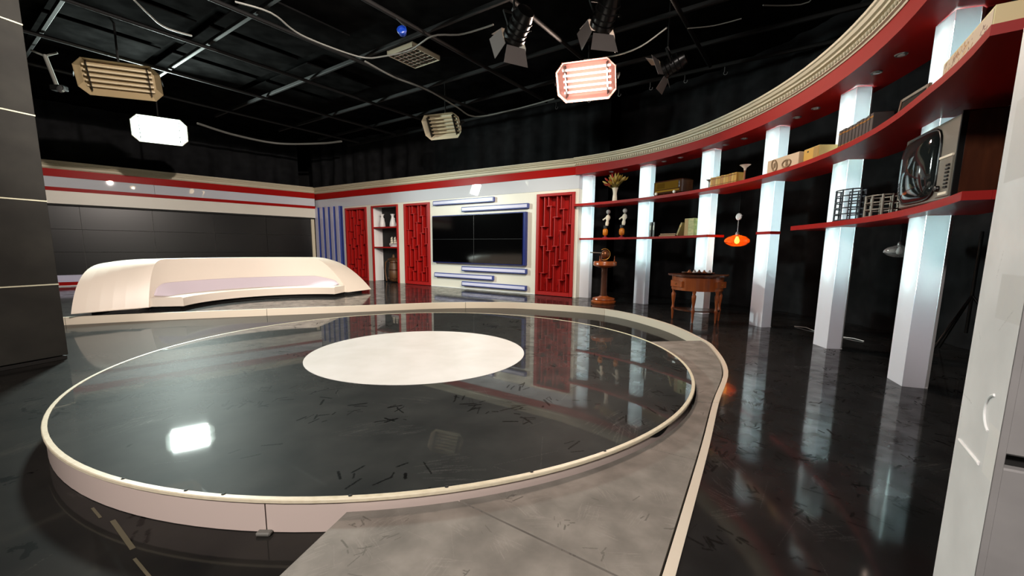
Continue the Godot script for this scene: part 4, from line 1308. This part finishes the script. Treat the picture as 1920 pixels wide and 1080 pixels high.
	boxpart("picture", Vector3(0, 0.15, 0), Vector3(0.42, 0.28, 0.012), mat(Color(0.10, 0.12, 0.12), 0.15), pf)
	for sd in [-1, 1]:
		boxpart("frame_bar", Vector3(sd * 0.225, 0.15, 0.003), Vector3(0.03, 0.3, 0.024), M.wood_jar, pf)
		boxpart("frame_bar", Vector3(0, 0.15 + sd * 0.135, 0.003), Vector3(0.42, 0.03, 0.024), M.grey_metal, pf)
	# cream box with a mottled brown print
	var im := Image.create_empty(256, 64, true, Image.FORMAT_RGB8)
	im.fill(Color(0.80, 0.72, 0.62))
	rng.seed = 15
	for k in 70:
		var p := Vector2(rng.randf_range(0, 170), rng.randf_range(6, 58))
		stroke(im, p, p + Vector2(rng.randf_range(-8, 14), rng.randf_range(-14, 14)), [Color(0.62, 0.36, 0.14), Color(0.80, 0.60, 0.26), Color(0.42, 0.30, 0.2), Color(0.68, 0.58, 0.50)][k % 4], 2.2, 0.7)
	for k in 12:
		var p := Vector2(rng.randf_range(205, 235), rng.randf_range(10, 50))
		stroke(im, p, p + Vector2(rng.randf_range(-6, 6), rng.randf_range(-10, 10)), Color(0.36, 0.18, 0.16), 1.5, 0.7)
	im.generate_mipmaps()
	var pm := mat(Color.WHITE, 0.5)
	pm.albedo_texture = ImageTexture.create_from_image(im)
	var pb := thing("printed_box", "long cream box with brown printed front at the shelf end", "box", upper(32.2, 5.85))
	boxpart("body", Vector3(0, 0.1, -0.18), Vector3(0.94, 0.198, 0.34), mat(Color(0.88, 0.82, 0.62), 0.5), pb, 0.003)
	mb = Mb.new()
	mb.quad_uv(Vector3(-0.46, 0.015, -0.0085), Vector3(0.46, 0.015, -0.0085), Vector3(0.46, 0.185, -0.0085), Vector3(-0.46, 0.185, -0.0085), Vector3.BACK)
	obj("front_print", mb, pm, pb)
	# two trophies on the short shelf
	for g in [[-46.7, "trophy figurine on amber stem nearer the white wall"], [-42.4, "trophy figurine on amber stem nearer the dark binders"]]:
		var t := thing("trophy", g[1], "trophy", frame(g[0], 6.16, lower_y(g[0]) + 0.0455), "pair of trophies on the short shelf")
		mb = Mb.new()
		lathe(mb, Transform3D.IDENTITY, [Vector2(0.07, 0), Vector2(0.07, 0.012), Vector2(0.03, 0.03), Vector2(0.022, 0.05)], 16)
		obj("foot", mb, mat(Color(0.5, 0.14, 0.2), 0.3), t)
		mb = Mb.new()
		lathe(mb, Transform3D.IDENTITY, [Vector2(0.022, 0.05), Vector2(0.06, 0.08), Vector2(0.068, 0.14), Vector2(0.06, 0.2), Vector2(0.03, 0.23)], 18)
		obj("amber_bowl", mb, mat(Color(0.78, 0.45, 0.10), 0.2), t)
		mb = Mb.new()
		lathe(mb, Transform3D.IDENTITY, [Vector2(0.05, 0.23), Vector2(0.05, 0.3)], 12)
		obj("collar", mb, M.black_gloss, t)
		mb = Mb.new()
		lathe(mb, Transform3D(Basis(Vector3.BACK, -0.12), Vector3.ZERO), [Vector2(0.035, 0.3), Vector2(0.045, 0.36), Vector2(0.03, 0.42), Vector2(0.06, 0.48), Vector2(0.05, 0.53), Vector2(0.02, 0.57)], 14)
		tube(mb, [Vector3(-0.08, 0.44, 0), Vector3(0, 0.49, 0), Vector3(0.09, 0.55, 0.02)], 0.018, 7)
		obj("figure", mb, M.ivory, t)
		mb = Mb.new()
		lathe(mb, Transform3D(Basis.IDENTITY, Vector3(0.065, 0.63, 0)), [Vector2(0.002, -0.055), Vector2(0.04, -0.04), Vector2(0.056, 0), Vector2(0.04, 0.04), Vector2(0.002, 0.055)], 16, false)
		obj("ball", mb, mat(Color(0.85, 0.86, 0.84), 0.12, 0.3), t)
	# dark binders, flat books, leaning book, pale thick book
	var low := func(th: float, rr: float) -> Transform3D: return frame(th, rr, lower_y(th) + 0.0455)
	for g in [[-34.7, "upright black binder nearest the second column on the short shelf"], [-33.9, "second upright black binder on the short shelf"]]:
		var t := thing("binder", g[1], "binder", (low.call(g[0], 6.1) as Transform3D), "black binders")
		boxpart("cover", Vector3(0, 0.162, -0.12), Vector3(0.055, 0.323, 0.24), M.black_gloss, t, 0.004)
		boxpart("spine_label", Vector3(0, 0.2, 0.001), Vector3(0.03, 0.1, 0.003), M.grey_metal, t, 0.0)
	var by := 0.0
	for g in [[-30.6, 0.44, 0.035, "lower flat tan book under another on the short shelf"], [-30.4, 0.42, 0.03, "upper flat tan book lying on another on the short shelf"]]:
		var x: Transform3D = low.call(g[0], 6.12)
		x.origin.y += by
		by += g[2] + 0.001
		var t := thing("flat_book", g[3], "book", x, "flat books on the short shelf")
		boxpart("cover", Vector3(0, g[2] * 0.5, -0.12), Vector3(g[1], g[2], 0.24), M.wood_dark, t, 0.003)
		boxpart("pages", Vector3(0, g[2] * 0.5, 0.001), Vector3(g[1] - 0.02, g[2] * 0.6, 0.004), mat(Color(0.70, 0.55, 0.38), 0.7), t, 0.0)
	var lb: Transform3D = low.call(-27.6, 6.1)
	var lt := thing("leaning_book", "pale book leaning against the thick pale book", "book", lb * Transform3D(Basis(Vector3.BACK, -0.42), Vector3(-0.05, 0.018, 0.0)))
	boxpart("cover", Vector3(0, 0.14, -0.1), Vector3(0.045, 0.28, 0.2), mat(Color(0.66, 0.60, 0.40), 0.6), lt, 0.004)
	boxpart("spine_band", Vector3(0, 0.2, 0.001), Vector3(0.036, 0.03, 0.004), M.gold, lt, 0.0)
	var tb := thing("thick_book", "thick pale green and cream book by the third column", "book", (low.call(-25.1, 6.09) as Transform3D))
	boxpart("cover", Vector3(0, 0.175, -0.12), Vector3(0.24, 0.35, 0.24), tri_map(mat(Color.WHITE, 0.5), noise_tex(61, 0.05, 3, 128, Color(0.55, 0.60, 0.36), Color(0.85, 0.80, 0.55)), 2.0), tb, 0.006)
	boxpart("spine_band", Vector3(-0.07, 0.175, 0.001), Vector3(0.09, 0.33, 0.004), mat(Color(0.70, 0.55, 0.30), 0.5), tb, 0.0)
	# wire baskets
	for g in [[9.1, 0.21, 0.37, 5, "taller dark wire basket before the lit column", M.wire], [13.6, 0.20, 0.24, 3, "shorter grey wire basket beside the old television", M.grey_metal]]:
		var t := thing("wire_basket", g[4], "basket", frame(g[0], 6.14 if g[0] > 10 else 6.16, lower_y(g[0]) + 0.0605) * Transform3D(Basis.IDENTITY, Vector3(0, 0, 0.01 if g[0] > 10 else 0.1)))
		var rad: float = g[1]; var hh: float = g[2]
		if g[0] < 10: rad = 0.2
		for k in g[3] + 1:
			mb = Mb.new()
			var pts := []
			for q in 29:
				var a := TAU * q / 28.0
				pts.append(Vector3(cos(a) * rad, 0.012 + (hh - 0.02) * k / g[3], sin(a) * rad * 0.62))
			tube(mb, pts, 0.008, 6)
			obj("hoop", mb, g[5], t)
		for k in 10:
			mb = Mb.new()
			var a := TAU * k / 10.0
			tube(mb, [Vector3(cos(a) * rad, 0.004, sin(a) * rad * 0.62), Vector3(cos(a) * rad, hh, sin(a) * rad * 0.62)], 0.009 if g[0] < 10 else 0.013, 6)
			obj("upright", mb, g[5], t)
	build_old_tv()
	# amber pendant on a thin rod, with a round plate above
	pendant(-16.3, 6.35, true, "glowing amber glass pendant lamp hanging between two lit columns")
	pendant(13.8, 6.34, false, "unlit clear glass pendant lamp half hidden behind a lit column")

func pendant(th: float, r: float, lit: bool, label: String) -> void:
	var y := 1.56 if lit else 1.39
	var p := pol(th, r, y)
	var root := thing("pendant_lamp", label, "pendant lamp", frame(th, r, y))
	var s := 1.0 if lit else 0.62
	var mb := Mb.new()
	lathe(mb, Transform3D.IDENTITY, [Vector2(0.07 * s, -0.1 * s), Vector2(0.15 * s, -0.075 * s), Vector2(0.215 * s, -0.02 * s), Vector2(0.21 * s, 0.02 * s), Vector2(0.16 * s, 0.07 * s), Vector2(0.05 * s, 0.105 * s), Vector2(0.03 * s, 0.12 * s)], 28, false)
	obj("glass_shade", mb, M.amber if lit else M.clear, root)
	mb = Mb.new()
	lathe(mb, Transform3D.IDENTITY, [Vector2(0.002, -0.055 * s), Vector2(0.035 * s, -0.04 * s), Vector2(0.045 * s, 0), Vector2(0.03 * s, 0.05 * s), Vector2(0.016 * s, 0.08 * s)], 16, false)
	obj("bulb", mb, glow(Color(1.0, 0.66, 0.22), 3.0) if lit else M.white, root)
	mb = Mb.new()
	lathe(mb, Transform3D.IDENTITY, [Vector2(0.03 * s, 0.08 * s), Vector2(0.035 * s, 0.1 * s), Vector2(0.035 * s, 0.15 * s), Vector2(0.012, 0.17 * s)], 14)
	obj("socket", mb, M.steel, root)
	if lit:
		mb = Mb.new()
		tube(mb, [Vector3(0, 0.16, 0), Vector3(0, 0.40, 0)], 0.009, 8)
		obj("rod", mb, M.steel, root)
		mb = Mb.new()
		lathe(mb, Transform3D(Basis(Vector3.RIGHT, PI / 2), Vector3(0, 0.44, 0)), [Vector2(0.03, -0.015), Vector2(0.062, -0.012), Vector2(0.066, 0.0), Vector2(0.06, 0.014), Vector2(0.035, 0.01), Vector2(0.032, 0.016), Vector2(0.002, 0.016)], 22)
		obj("round_plate", mb, M.white, root)
		mb = Mb.new()
		tube(mb, [Vector3(0.05, 0.45, 0), Vector3(0.085, 0.46, 0)], 0.01, 7)
		obj("valve_tip", mb, M.steel, root)
		mb = Mb.new()
		tube(mb, [Vector3(0, 0.5, 0), Vector3(0, upper_y(th) - y - 0.001, 0)], 0.004, 6)
		obj("cord", mb, M.black, root)
		var o := OmniLight3D.new()
		o.name = "light"
		o.light_color = Color(1.0, 0.6, 0.2); o.light_energy = 0.16; o.omni_range = 20; o.omni_attenuation = 2.0
		o.light_size = 0.03; o.shadow_enabled = true
		root.add_child(o, true)
	else:
		mb = Mb.new()
		tube(mb, [Vector3(0, 0.1, 0), Vector3(0, lower_y(th) - y - 0.001, 0)], 0.004, 6)
		obj("cord", mb, M.black, root)

func build_old_tv() -> void:
	var th := 23.7
	var root := thing("old_television", "old tube television in brown wooden case on the red shelf", "television", frame(th, 5.99, lower_y(th) + 0.064))
	var w := 0.98; var h := 0.655
	boxpart("cabinet", Vector3(0, h * 0.5 + 0.012, -0.27), Vector3(w, h, 0.5), M.wood_dark, root, 0.012)
	boxpart("front_bezel", Vector3(0, h * 0.5 + 0.012, -0.015), Vector3(w - 0.03, h - 0.03, 0.03), M.grey_metal, root, 0.008)
	boxpart("edge_strip", Vector3(w * 0.5 - 0.008, h * 0.5 + 0.012, -0.012), Vector3(0.018, h - 0.004, 0.04), M.black_gloss, root)
	# bulging picture tube with a dark surround
	var cx := -0.13
	var mb := Mb.new()
	var rings := []
	for i in 7:
		var k := i / 6.0
		var sx := 0.34 * cos(k * PI * 0.5 * 0.97); var sy := 0.28 * cos(k * PI * 0.5 * 0.97)
		var ring := PackedVector3Array()
		for q in 40:
			var a := TAU * q / 40.0
			var c := cos(a); var s := sin(a)
			var e := pow(pow(absf(c), 5.0) + pow(absf(s), 5.0), -0.2)
			e = lerpf(e, 1.0, k * k)
			ring.append(Vector3(cx + c * e * sx, h * 0.5 + 0.012 + s * e * sy, 0.002 + 0.085 * sin(k * PI * 0.5)))
		rings.append(ring)
	loft(mb, rings, true, true, true)
	obj("picture_tube", mb, M.crt, root)
	mb = Mb.new()
	var pts := []
	for q in 41:
		var a := TAU * q / 40.0
		var e := pow(pow(absf(cos(a)), 5.0) + pow(absf(sin(a)), 5.0), -0.2)
		pts.append(Vector3(cx + cos(a) * e * 0.35, h * 0.5 + 0.012 + sin(a) * e * 0.287, 0.004))
	tube(mb, pts, 0.011, 7)
	obj("tube_surround", mb, M.black_gloss, root)
	boxpart("control_panel", Vector3(0.345, 0.2, 0.004), Vector3(0.2, 0.3, 0.012), M.grey_metal, root)
	boxpart("divider", Vector3(0.345, 0.36, 0.008), Vector3(0.2, 0.02, 0.016), M.ivory, root)
	for i in 7:
		boxpart("channel_button", Vector3(0.40, 0.12 + 0.028 * i, 0.014), Vector3(0.05, 0.016, 0.014), M.black_gloss, root)
	mb = Mb.new()
	lathe(mb, Transform3D(Basis(Vector3.RIGHT, PI / 2), Vector3(0.29, 0.12, 0.01)), [Vector2(0.024, 0), Vector2(0.024, 0.02), Vector2(0.018, 0.026), Vector2(0.001, 0.026)], 16)
	obj("knob", mb, M.black_gloss, root)
	boxpart("name_plate", Vector3(0.36, 0.075, 0.011), Vector3(0.13, 0.022, 0.006), M.ivory, root)
	for fx in [-0.4, 0.4]:
		boxpart("foot", Vector3(fx, 0.006, -0.25), Vector3(0.06, 0.012, 0.4), M.black, root)

# ------------------------------------------------------------------ things in the wall niche
func build_niche_things() -> void:
	var x := wb()
	var mb: Mb
	for g in [[-2.72, -0.22, 0.46, "white figurine beside the niche's left side panel on the top shelf"], [-2.12, -0.2, 0.44, "white bottle shaped vase in the middle of the niche's top shelf"], [-1.79, -0.2, 0.36, "short white vase by the right post of the niche"]]:
		var v := thing("white_vase", g[3], "vase", x * Transform3D(Basis.IDENTITY, Vector3(g[0], 2.084, g[1])), "white vases on the niche's top shelf")
		var h: float = g[2]
		mb = Mb.new()
		lathe(mb, Transform3D.IDENTITY, [Vector2(0.085, 0), Vector2(0.115, 0.03), Vector2(0.1, h * 0.35), Vector2(0.055, h * 0.68), Vector2(0.045, h * 0.85), Vector2(0.085, h), Vector2(0.07, h), Vector2(0.035, h * 0.85)], 24)
		obj("body", mb, M.white, v)
		mb = Mb.new()
		tube(mb, [Vector3(0.055, h * 0.72, 0), Vector3(0.1, h * 0.66, 0), Vector3(0.105, h * 0.45, 0), Vector3(0.09, h * 0.36, 0)], 0.012, 7)
		obj("handle", mb, M.white, v)
	var s := thing("model_ship", "white model ship with many sails on the niche's middle shelf", "model ship", x * Transform3D(Basis.IDENTITY, Vector3(-2.0, 1.384, -0.19)))
	mb = Mb.new()
	var hull := []
	for k in 9:
		var u := lerpf(-1, 1, k / 8.0)
		var wd := 0.07 * (1.0 - pow(absf(u), 3.0)) + 0.004
		var up := 0.03 * u * u
		hull.append(PackedVector3Array([Vector3(u * 0.3, 0.02 + up, 0.012), Vector3(u * 0.32, 0.1 + up, wd), Vector3(u * 0.32, 0.1 + up, -wd), Vector3(u * 0.3, 0.02 + up, -0.012)]))
	loft(mb, hull)
	obj("hull", mb, M.white, s)
	boxpart("stand", Vector3(0, 0.011, 0), Vector3(0.4, 0.022, 0.12), M.white, s)
	for m in [-0.17, 0.0, 0.15]:
		mb = Mb.new()
		tube(mb, [Vector3(m, 0.09, 0), Vector3(m, 0.36, 0)], 0.006, 6)
		var mast := obj("mast", mb, M.white, s)
		for k in 3:
			mb = Mb.new()
			var w := 0.075 - 0.014 * k
			var y := 0.12 + 0.075 * k
			loft(mb, [PackedVector3Array([Vector3(m - w, y, 0.03), Vector3(m, y - 0.005, 0.05), Vector3(m + w, y, 0.03), Vector3(m + w, y, 0.026), Vector3(m, y - 0.005, 0.046), Vector3(m - w, y, 0.026)]), PackedVector3Array([Vector3(m - w * 0.85, y + 0.065, 0.012), Vector3(m, y + 0.065, 0.02), Vector3(m + w * 0.85, y + 0.065, 0.012), Vector3(m + w * 0.85, y + 0.065, 0.008), Vector3(m, y + 0.065, 0.016), Vector3(m - w * 0.85, y + 0.065, 0.008)])])
			obj("sail", mb, M.ivory, mast)
	# old wooden churn with a lid and side handles
	var j := thing("wooden_churn", "old brown wooden churn standing in the bottom of the niche", "churn", x * Transform3D(Basis.IDENTITY, Vector3(-2.12, DECK + 0.001, -0.19)))
	mb = Mb.new()
	lathe(mb, Transform3D(Basis.from_scale(Vector3(1, 1, 0.62)), Vector3.ZERO), [Vector2(0.2, 0.03), Vector2(0.26, 0.1), Vector2(0.25, 0.4), Vector2(0.2, 0.66), Vector2(0.2, 0.78)], 14)
	obj("barrel", mb, M.wood_jar, j)
	for y in [0.12, 0.42, 0.68]:
		mb = Mb.new()
		var r := 0.265 if y < 0.3 else 0.25 if y < 0.5 else 0.205
		lathe(mb, Transform3D(Basis.from_scale(Vector3(1, 1, 0.62)), Vector3(0, y, 0)), [Vector2(r, 0), Vector2(r + 0.008, 0.005), Vector2(r + 0.008, 0.035), Vector2(r, 0.04)], 14, false)
		obj("hoop", mb, M.wood_dark, j)
	mb = Mb.new()
	lathe(mb, Transform3D(Basis.from_scale(Vector3(1, 1, 0.62)), Vector3(0, 0.78, 0)), [Vector2(0.26, 0), Vector2(0.27, 0.03), Vector2(0.22, 0.06), Vector2(0.06, 0.1), Vector2(0.05, 0.16), Vector2(0.03, 0.2), Vector2(0.002, 0.21)], 16)
	obj("lid", mb, M.wood_jar, j)
	for sd in [-1, 1]:
		mb = Mb.new()
		tube(mb, [Vector3(sd * 0.2, 0.78, 0.06), Vector3(sd * 0.34, 0.7, 0.08), Vector3(sd * 0.38, 0.4, 0.08), Vector3(sd * 0.30, 0.03, 0.09)], 0.022, 7)
		obj("side_handle", mb, M.wood_jar, j)

# ------------------------------------------------------------------ things on the deck
func build_floor_things() -> void:
	var mb: Mb
	# pedestal
	var p := thing("wooden_pedestal", "turned brown wooden pedestal standing before the first lit column", "pedestal", Transform3D(Basis.IDENTITY, Vector3(2.14, DECK, -9.86)))
	mb = Mb.new()
	lathe(mb, Transform3D.IDENTITY, [Vector2(0.27, 0), Vector2(0.285, 0.02), Vector2(0.285, 0.05), Vector2(0.24, 0.075), Vector2(0.26, 0.09), Vector2(0.25, 0.12), Vector2(0.12, 0.15), Vector2(0.09, 0.17)], 32)
	obj("base", mb, M.wood_mid, p)
	mb = Mb.new()
	lathe(mb, Transform3D.IDENTITY, [Vector2(0.085, 0.165), Vector2(0.075, 0.3), Vector2(0.07, 0.6), Vector2(0.072, 0.8), Vector2(0.09, 0.835)], 12)
	obj("shaft", mb, M.wood_dark, p)
	mb = Mb.new()
	lathe(mb, Transform3D(Basis(Vector3.UP, PI / 8), Vector3.ZERO), [Vector2(0.14, 0.83), Vector2(0.25, 0.865), Vector2(0.27, 0.88), Vector2(0.27, 0.955), Vector2(0.255, 0.97)], 8)
	obj("tray", mb, M.wood_mid, p)
	for k in 3:
		mb = Mb.new()
		var a := TAU * k / 3.0 + 0.3
		lathe(mb, Transform3D(Basis.IDENTITY, Vector3(cos(a) * 0.21, 0.97, sin(a) * 0.21)), [Vector2(0.012, 0), Vector2(0.016, 0.02), Vector2(0.006, 0.06), Vector2(0.003, 0.13)], 8)
		obj("finial", mb, M.wood_mid, p)
	var g := thing("brass_globe", "brown brass globe instrument with a long arm on the pedestal", "globe", Transform3D(Basis.IDENTITY, Vector3(2.14, DECK + 0.972, -9.86)))
	mb = Mb.new()
	lathe(mb, Transform3D.IDENTITY, [Vector2(0.07, 0), Vector2(0.07, 0.012), Vector2(0.02, 0.03), Vector2(0.018, 0.06)], 16)
	obj("foot", mb, M.bronze, g)
	mb = Mb.new()
	lathe(mb, Transform3D(Basis.IDENTITY, Vector3(0, 0.16, 0)), [Vector2(0.002, -0.1), Vector2(0.05, -0.087), Vector2(0.087, -0.05), Vector2(0.1, 0), Vector2(0.087, 0.05), Vector2(0.05, 0.087), Vector2(0.002, 0.1)], 24, false)
	obj("globe", mb, M.bronze, g)
	mb = Mb.new()
	var pts := []
	for k in 17:
		var a := lerpf(-2.0, 2.2, k / 16.0)
		pts.append(Vector3(cos(a) * 0.125 - 0.02, 0.16 + sin(a) * 0.125, 0.03))
	tube(mb, pts, 0.01, 7)
	obj("meridian_ring", mb, M.brass, g)
	mb = Mb.new()
	tube(mb, [Vector3(-0.09, 0.19, 0.02), Vector3(-0.36, 0.2, 0.06)], 0.01, 7, 0.014)
	obj("arm", mb, M.grey_metal, g)
	# half round console table
	var back := Vector3(3.33, DECK, -7.62)
	var xd := Vector3(0.945, 0, 0.327)
	var tb := thing("console_table", "half round wooden console table on four turned legs by a column", "table", Transform3D(Basis(xd, Vector3.UP, xd.cross(Vector3.UP)), back))
	var half := func(r: float, n: int) -> Array:
		var out := []
		for k in n + 1:
			var a := PI * k / n
			out.append(Vector2(cos(a) * r, sin(a) * r * 1.12))
		return out
	mb = Mb.new()
	prism(mb, half.call(0.50, 24), 0.80, 0.828)
	obj("table_top", mb, M.wood_dark, tb)
	mb = Mb.new()
	prism(mb, half.call(0.43, 24), 0.55, 0.799)
	obj("apron", mb, M.wood_mid, tb)
	for a in [0.62, 2.52]:
		var n := Vector3(cos(a) * 0.435, 0, sin(a) * 0.435 * 1.1)
		var bs := Basis(Vector3.UP, -a + PI / 2)
		var dr := boxpart("drawer", n + Vector3(0, 0.66, 0), Vector3(0.3, 0.11, 0.03), M.wood_mid, tb, 0.006, bs)
		mb = Mb.new()
		lathe(mb, Transform3D(bs * Basis(Vector3.RIGHT, PI / 2), n + Vector3(0, 0.66, 0) + bs * Vector3(0, 0, 0.015)), [Vector2(0.006, 0), Vector2(0.014, 0.015), Vector2(0.002, 0.022)], 10)
		obj("knob", mb, M.brass, dr)
	mb = Mb.new()
	prism(mb, half.call(0.40, 20), 0.19, 0.212)
	obj("lower_shelf", mb, M.wood_dark, tb)
	for q in [Vector2(-0.385, 0.03), Vector2(0.385, 0.03), Vector2(-0.07, 0.43), Vector2(0.3, 0.33)]:
		mb = Mb.new()
		lathe(mb, Transform3D(Basis.IDENTITY, Vector3(q.x, 0, q.y)), [Vector2(0.012, 0.001), Vector2(0.018, 0.05), Vector2(0.024, 0.17), Vector2(0.034, 0.2), Vector2(0.022, 0.23), Vector2(0.02, 0.28), Vector2(0.034, 0.4), Vector2(0.038, 0.46), Vector2(0.022, 0.5), Vector2(0.032, 0.53), Vector2(0.03, 0.55)], 12)
		obj("leg", mb, M.wood_mid, tb)
	# a dark tray of brass trinkets
	var tx := Transform3D(Basis(xd, Vector3.UP, xd.cross(Vector3.UP)), back + Vector3(0, 0.829, 0))
	var tr := thing("oval_tray", "dark oval tray on the half round table", "tray", tx * Transform3D(Basis.IDENTITY, Vector3(-0.02, 0, 0.25)))
	mb = Mb.new()
	lathe(mb, Transform3D(Basis.from_scale(Vector3(1, 1, 0.62)), Vector3.ZERO), [Vector2(0.22, 0.0), Vector2(0.25, 0.01), Vector2(0.275, 0.035), Vector2(0.265, 0.038), Vector2(0.235, 0.014), Vector2(0.001, 0.012)], 28, false)
	obj("dish", mb, M.wood_dark, tr)
	for k in 5:
		var px: float = -0.16 + 0.08 * k
		var t := thing("trinket", ["bronze trinket at the drawer end of the oval tray", "steel trinket second in the oval tray", "dark wooden trinket in the middle of the oval tray", "bronze trinket beside the wooden one in the oval tray", "steel trinket at the far end of the oval tray"][k], "trinket", tx * Transform3D(Basis(Vector3.UP, PI / 2), Vector3(px, 0.0145, 0.25 + 0.03 * sin(k * 2.0))), "trinkets in the oval tray")
		mb = Mb.new()
		lathe(mb, Transform3D.IDENTITY, [Vector2(0.02, 0), Vector2(0.034, 0.012), Vector2(0.03, 0.035), Vector2(0.014, 0.05), Vector2(0.018, 0.062), Vector2(0.002, 0.07)], 12)
		obj("body", mb, [M.bronze, M.steel, M.wood_dark][k % 3], t)
		mb = Mb.new()
		tube(mb, [Vector3(0.03, 0.02, 0), Vector3(0.055, 0.03, 0), Vector3(0.05, 0.05, 0), Vector3(0.02, 0.052, 0)], 0.005, 6)
		obj("handle", mb, M.brass, t)
	# white cable offcuts on the black deck behind the columns
	for c in [[Vector3(4.74, DECK + 0.0055, -7.0), Vector3(4.80, DECK + 0.02, -6.8), Vector3(4.78, DECK + 0.0055, -6.55), "white cable offcut lying on the deck beside the amber lamp's column"], [Vector3(4.88, DECK + 0.0055, -6.12), Vector3(4.93, DECK + 0.014, -6.0), Vector3(4.96, DECK + 0.0055, -5.85), "white cable offcut lying on the deck behind the basket column"]]:
		mb = Mb.new()
		tube(mb, [c[0], c[1], c[2]], 0.005, 7)
		tag(obj("cable_offcut", mb, M.white), c[3], "cable")
	# dark light stand behind the last columns
	var st := thing("tripod_stand", "thin black tripod stand behind the last two lit columns", "tripod", Transform3D(Basis.IDENTITY, Vector3(5.45, DECK, -5.0)))
	mb = Mb.new()
	tube(mb, [Vector3(0, 0.3, 0), Vector3(0, 1.5, 0)], 0.016, 8)
	obj("pole", mb, M.black_gloss, st)
	for k in 3:
		mb = Mb.new()
		var a := TAU * k / 3.0 + 0.9
		tube(mb, [Vector3(0, 0.75, 0), Vector3(cos(a) * 0.5, 0.015, sin(a) * 0.5)], 0.014, 8)
		obj("leg", mb, M.black_gloss, st)
	# worn tape and paint on the low floor in front of the stage
	for c in [[Vector2(-2.0, -1.96), Vector2(-1.72, -1.76), 0.02, "broad worn tan tape strip on the floor before the round stage"], [Vector2(-2.2, -2.06), Vector2(-2.08, -1.98), 0.012, "short thin tan tape remnant on the floor next to the stage skirt"], [Vector2(-1.66, -1.7), Vector2(-1.45, -1.56), 0.012, "thin tan tape remnant on the floor beyond the broad strip"]]:
		mb = Mb.new()
		var a: Vector2 = c[0]; var b: Vector2 = c[1]
		var dd := (b - a).normalized()
		box(mb, Transform3D(Basis(Vector3(dd.x, 0, dd.y), Vector3.UP, Vector3(dd.x, 0, dd.y).cross(Vector3.UP)), Vector3((a.x + b.x) * 0.5, 0.0015, (a.y + b.y) * 0.5)), Vector3(a.distance_to(b), 0.002, c[2]))
		tag(obj("tape_strip", mb, M.tape), c[3], "tape", "tape strips on the floor")
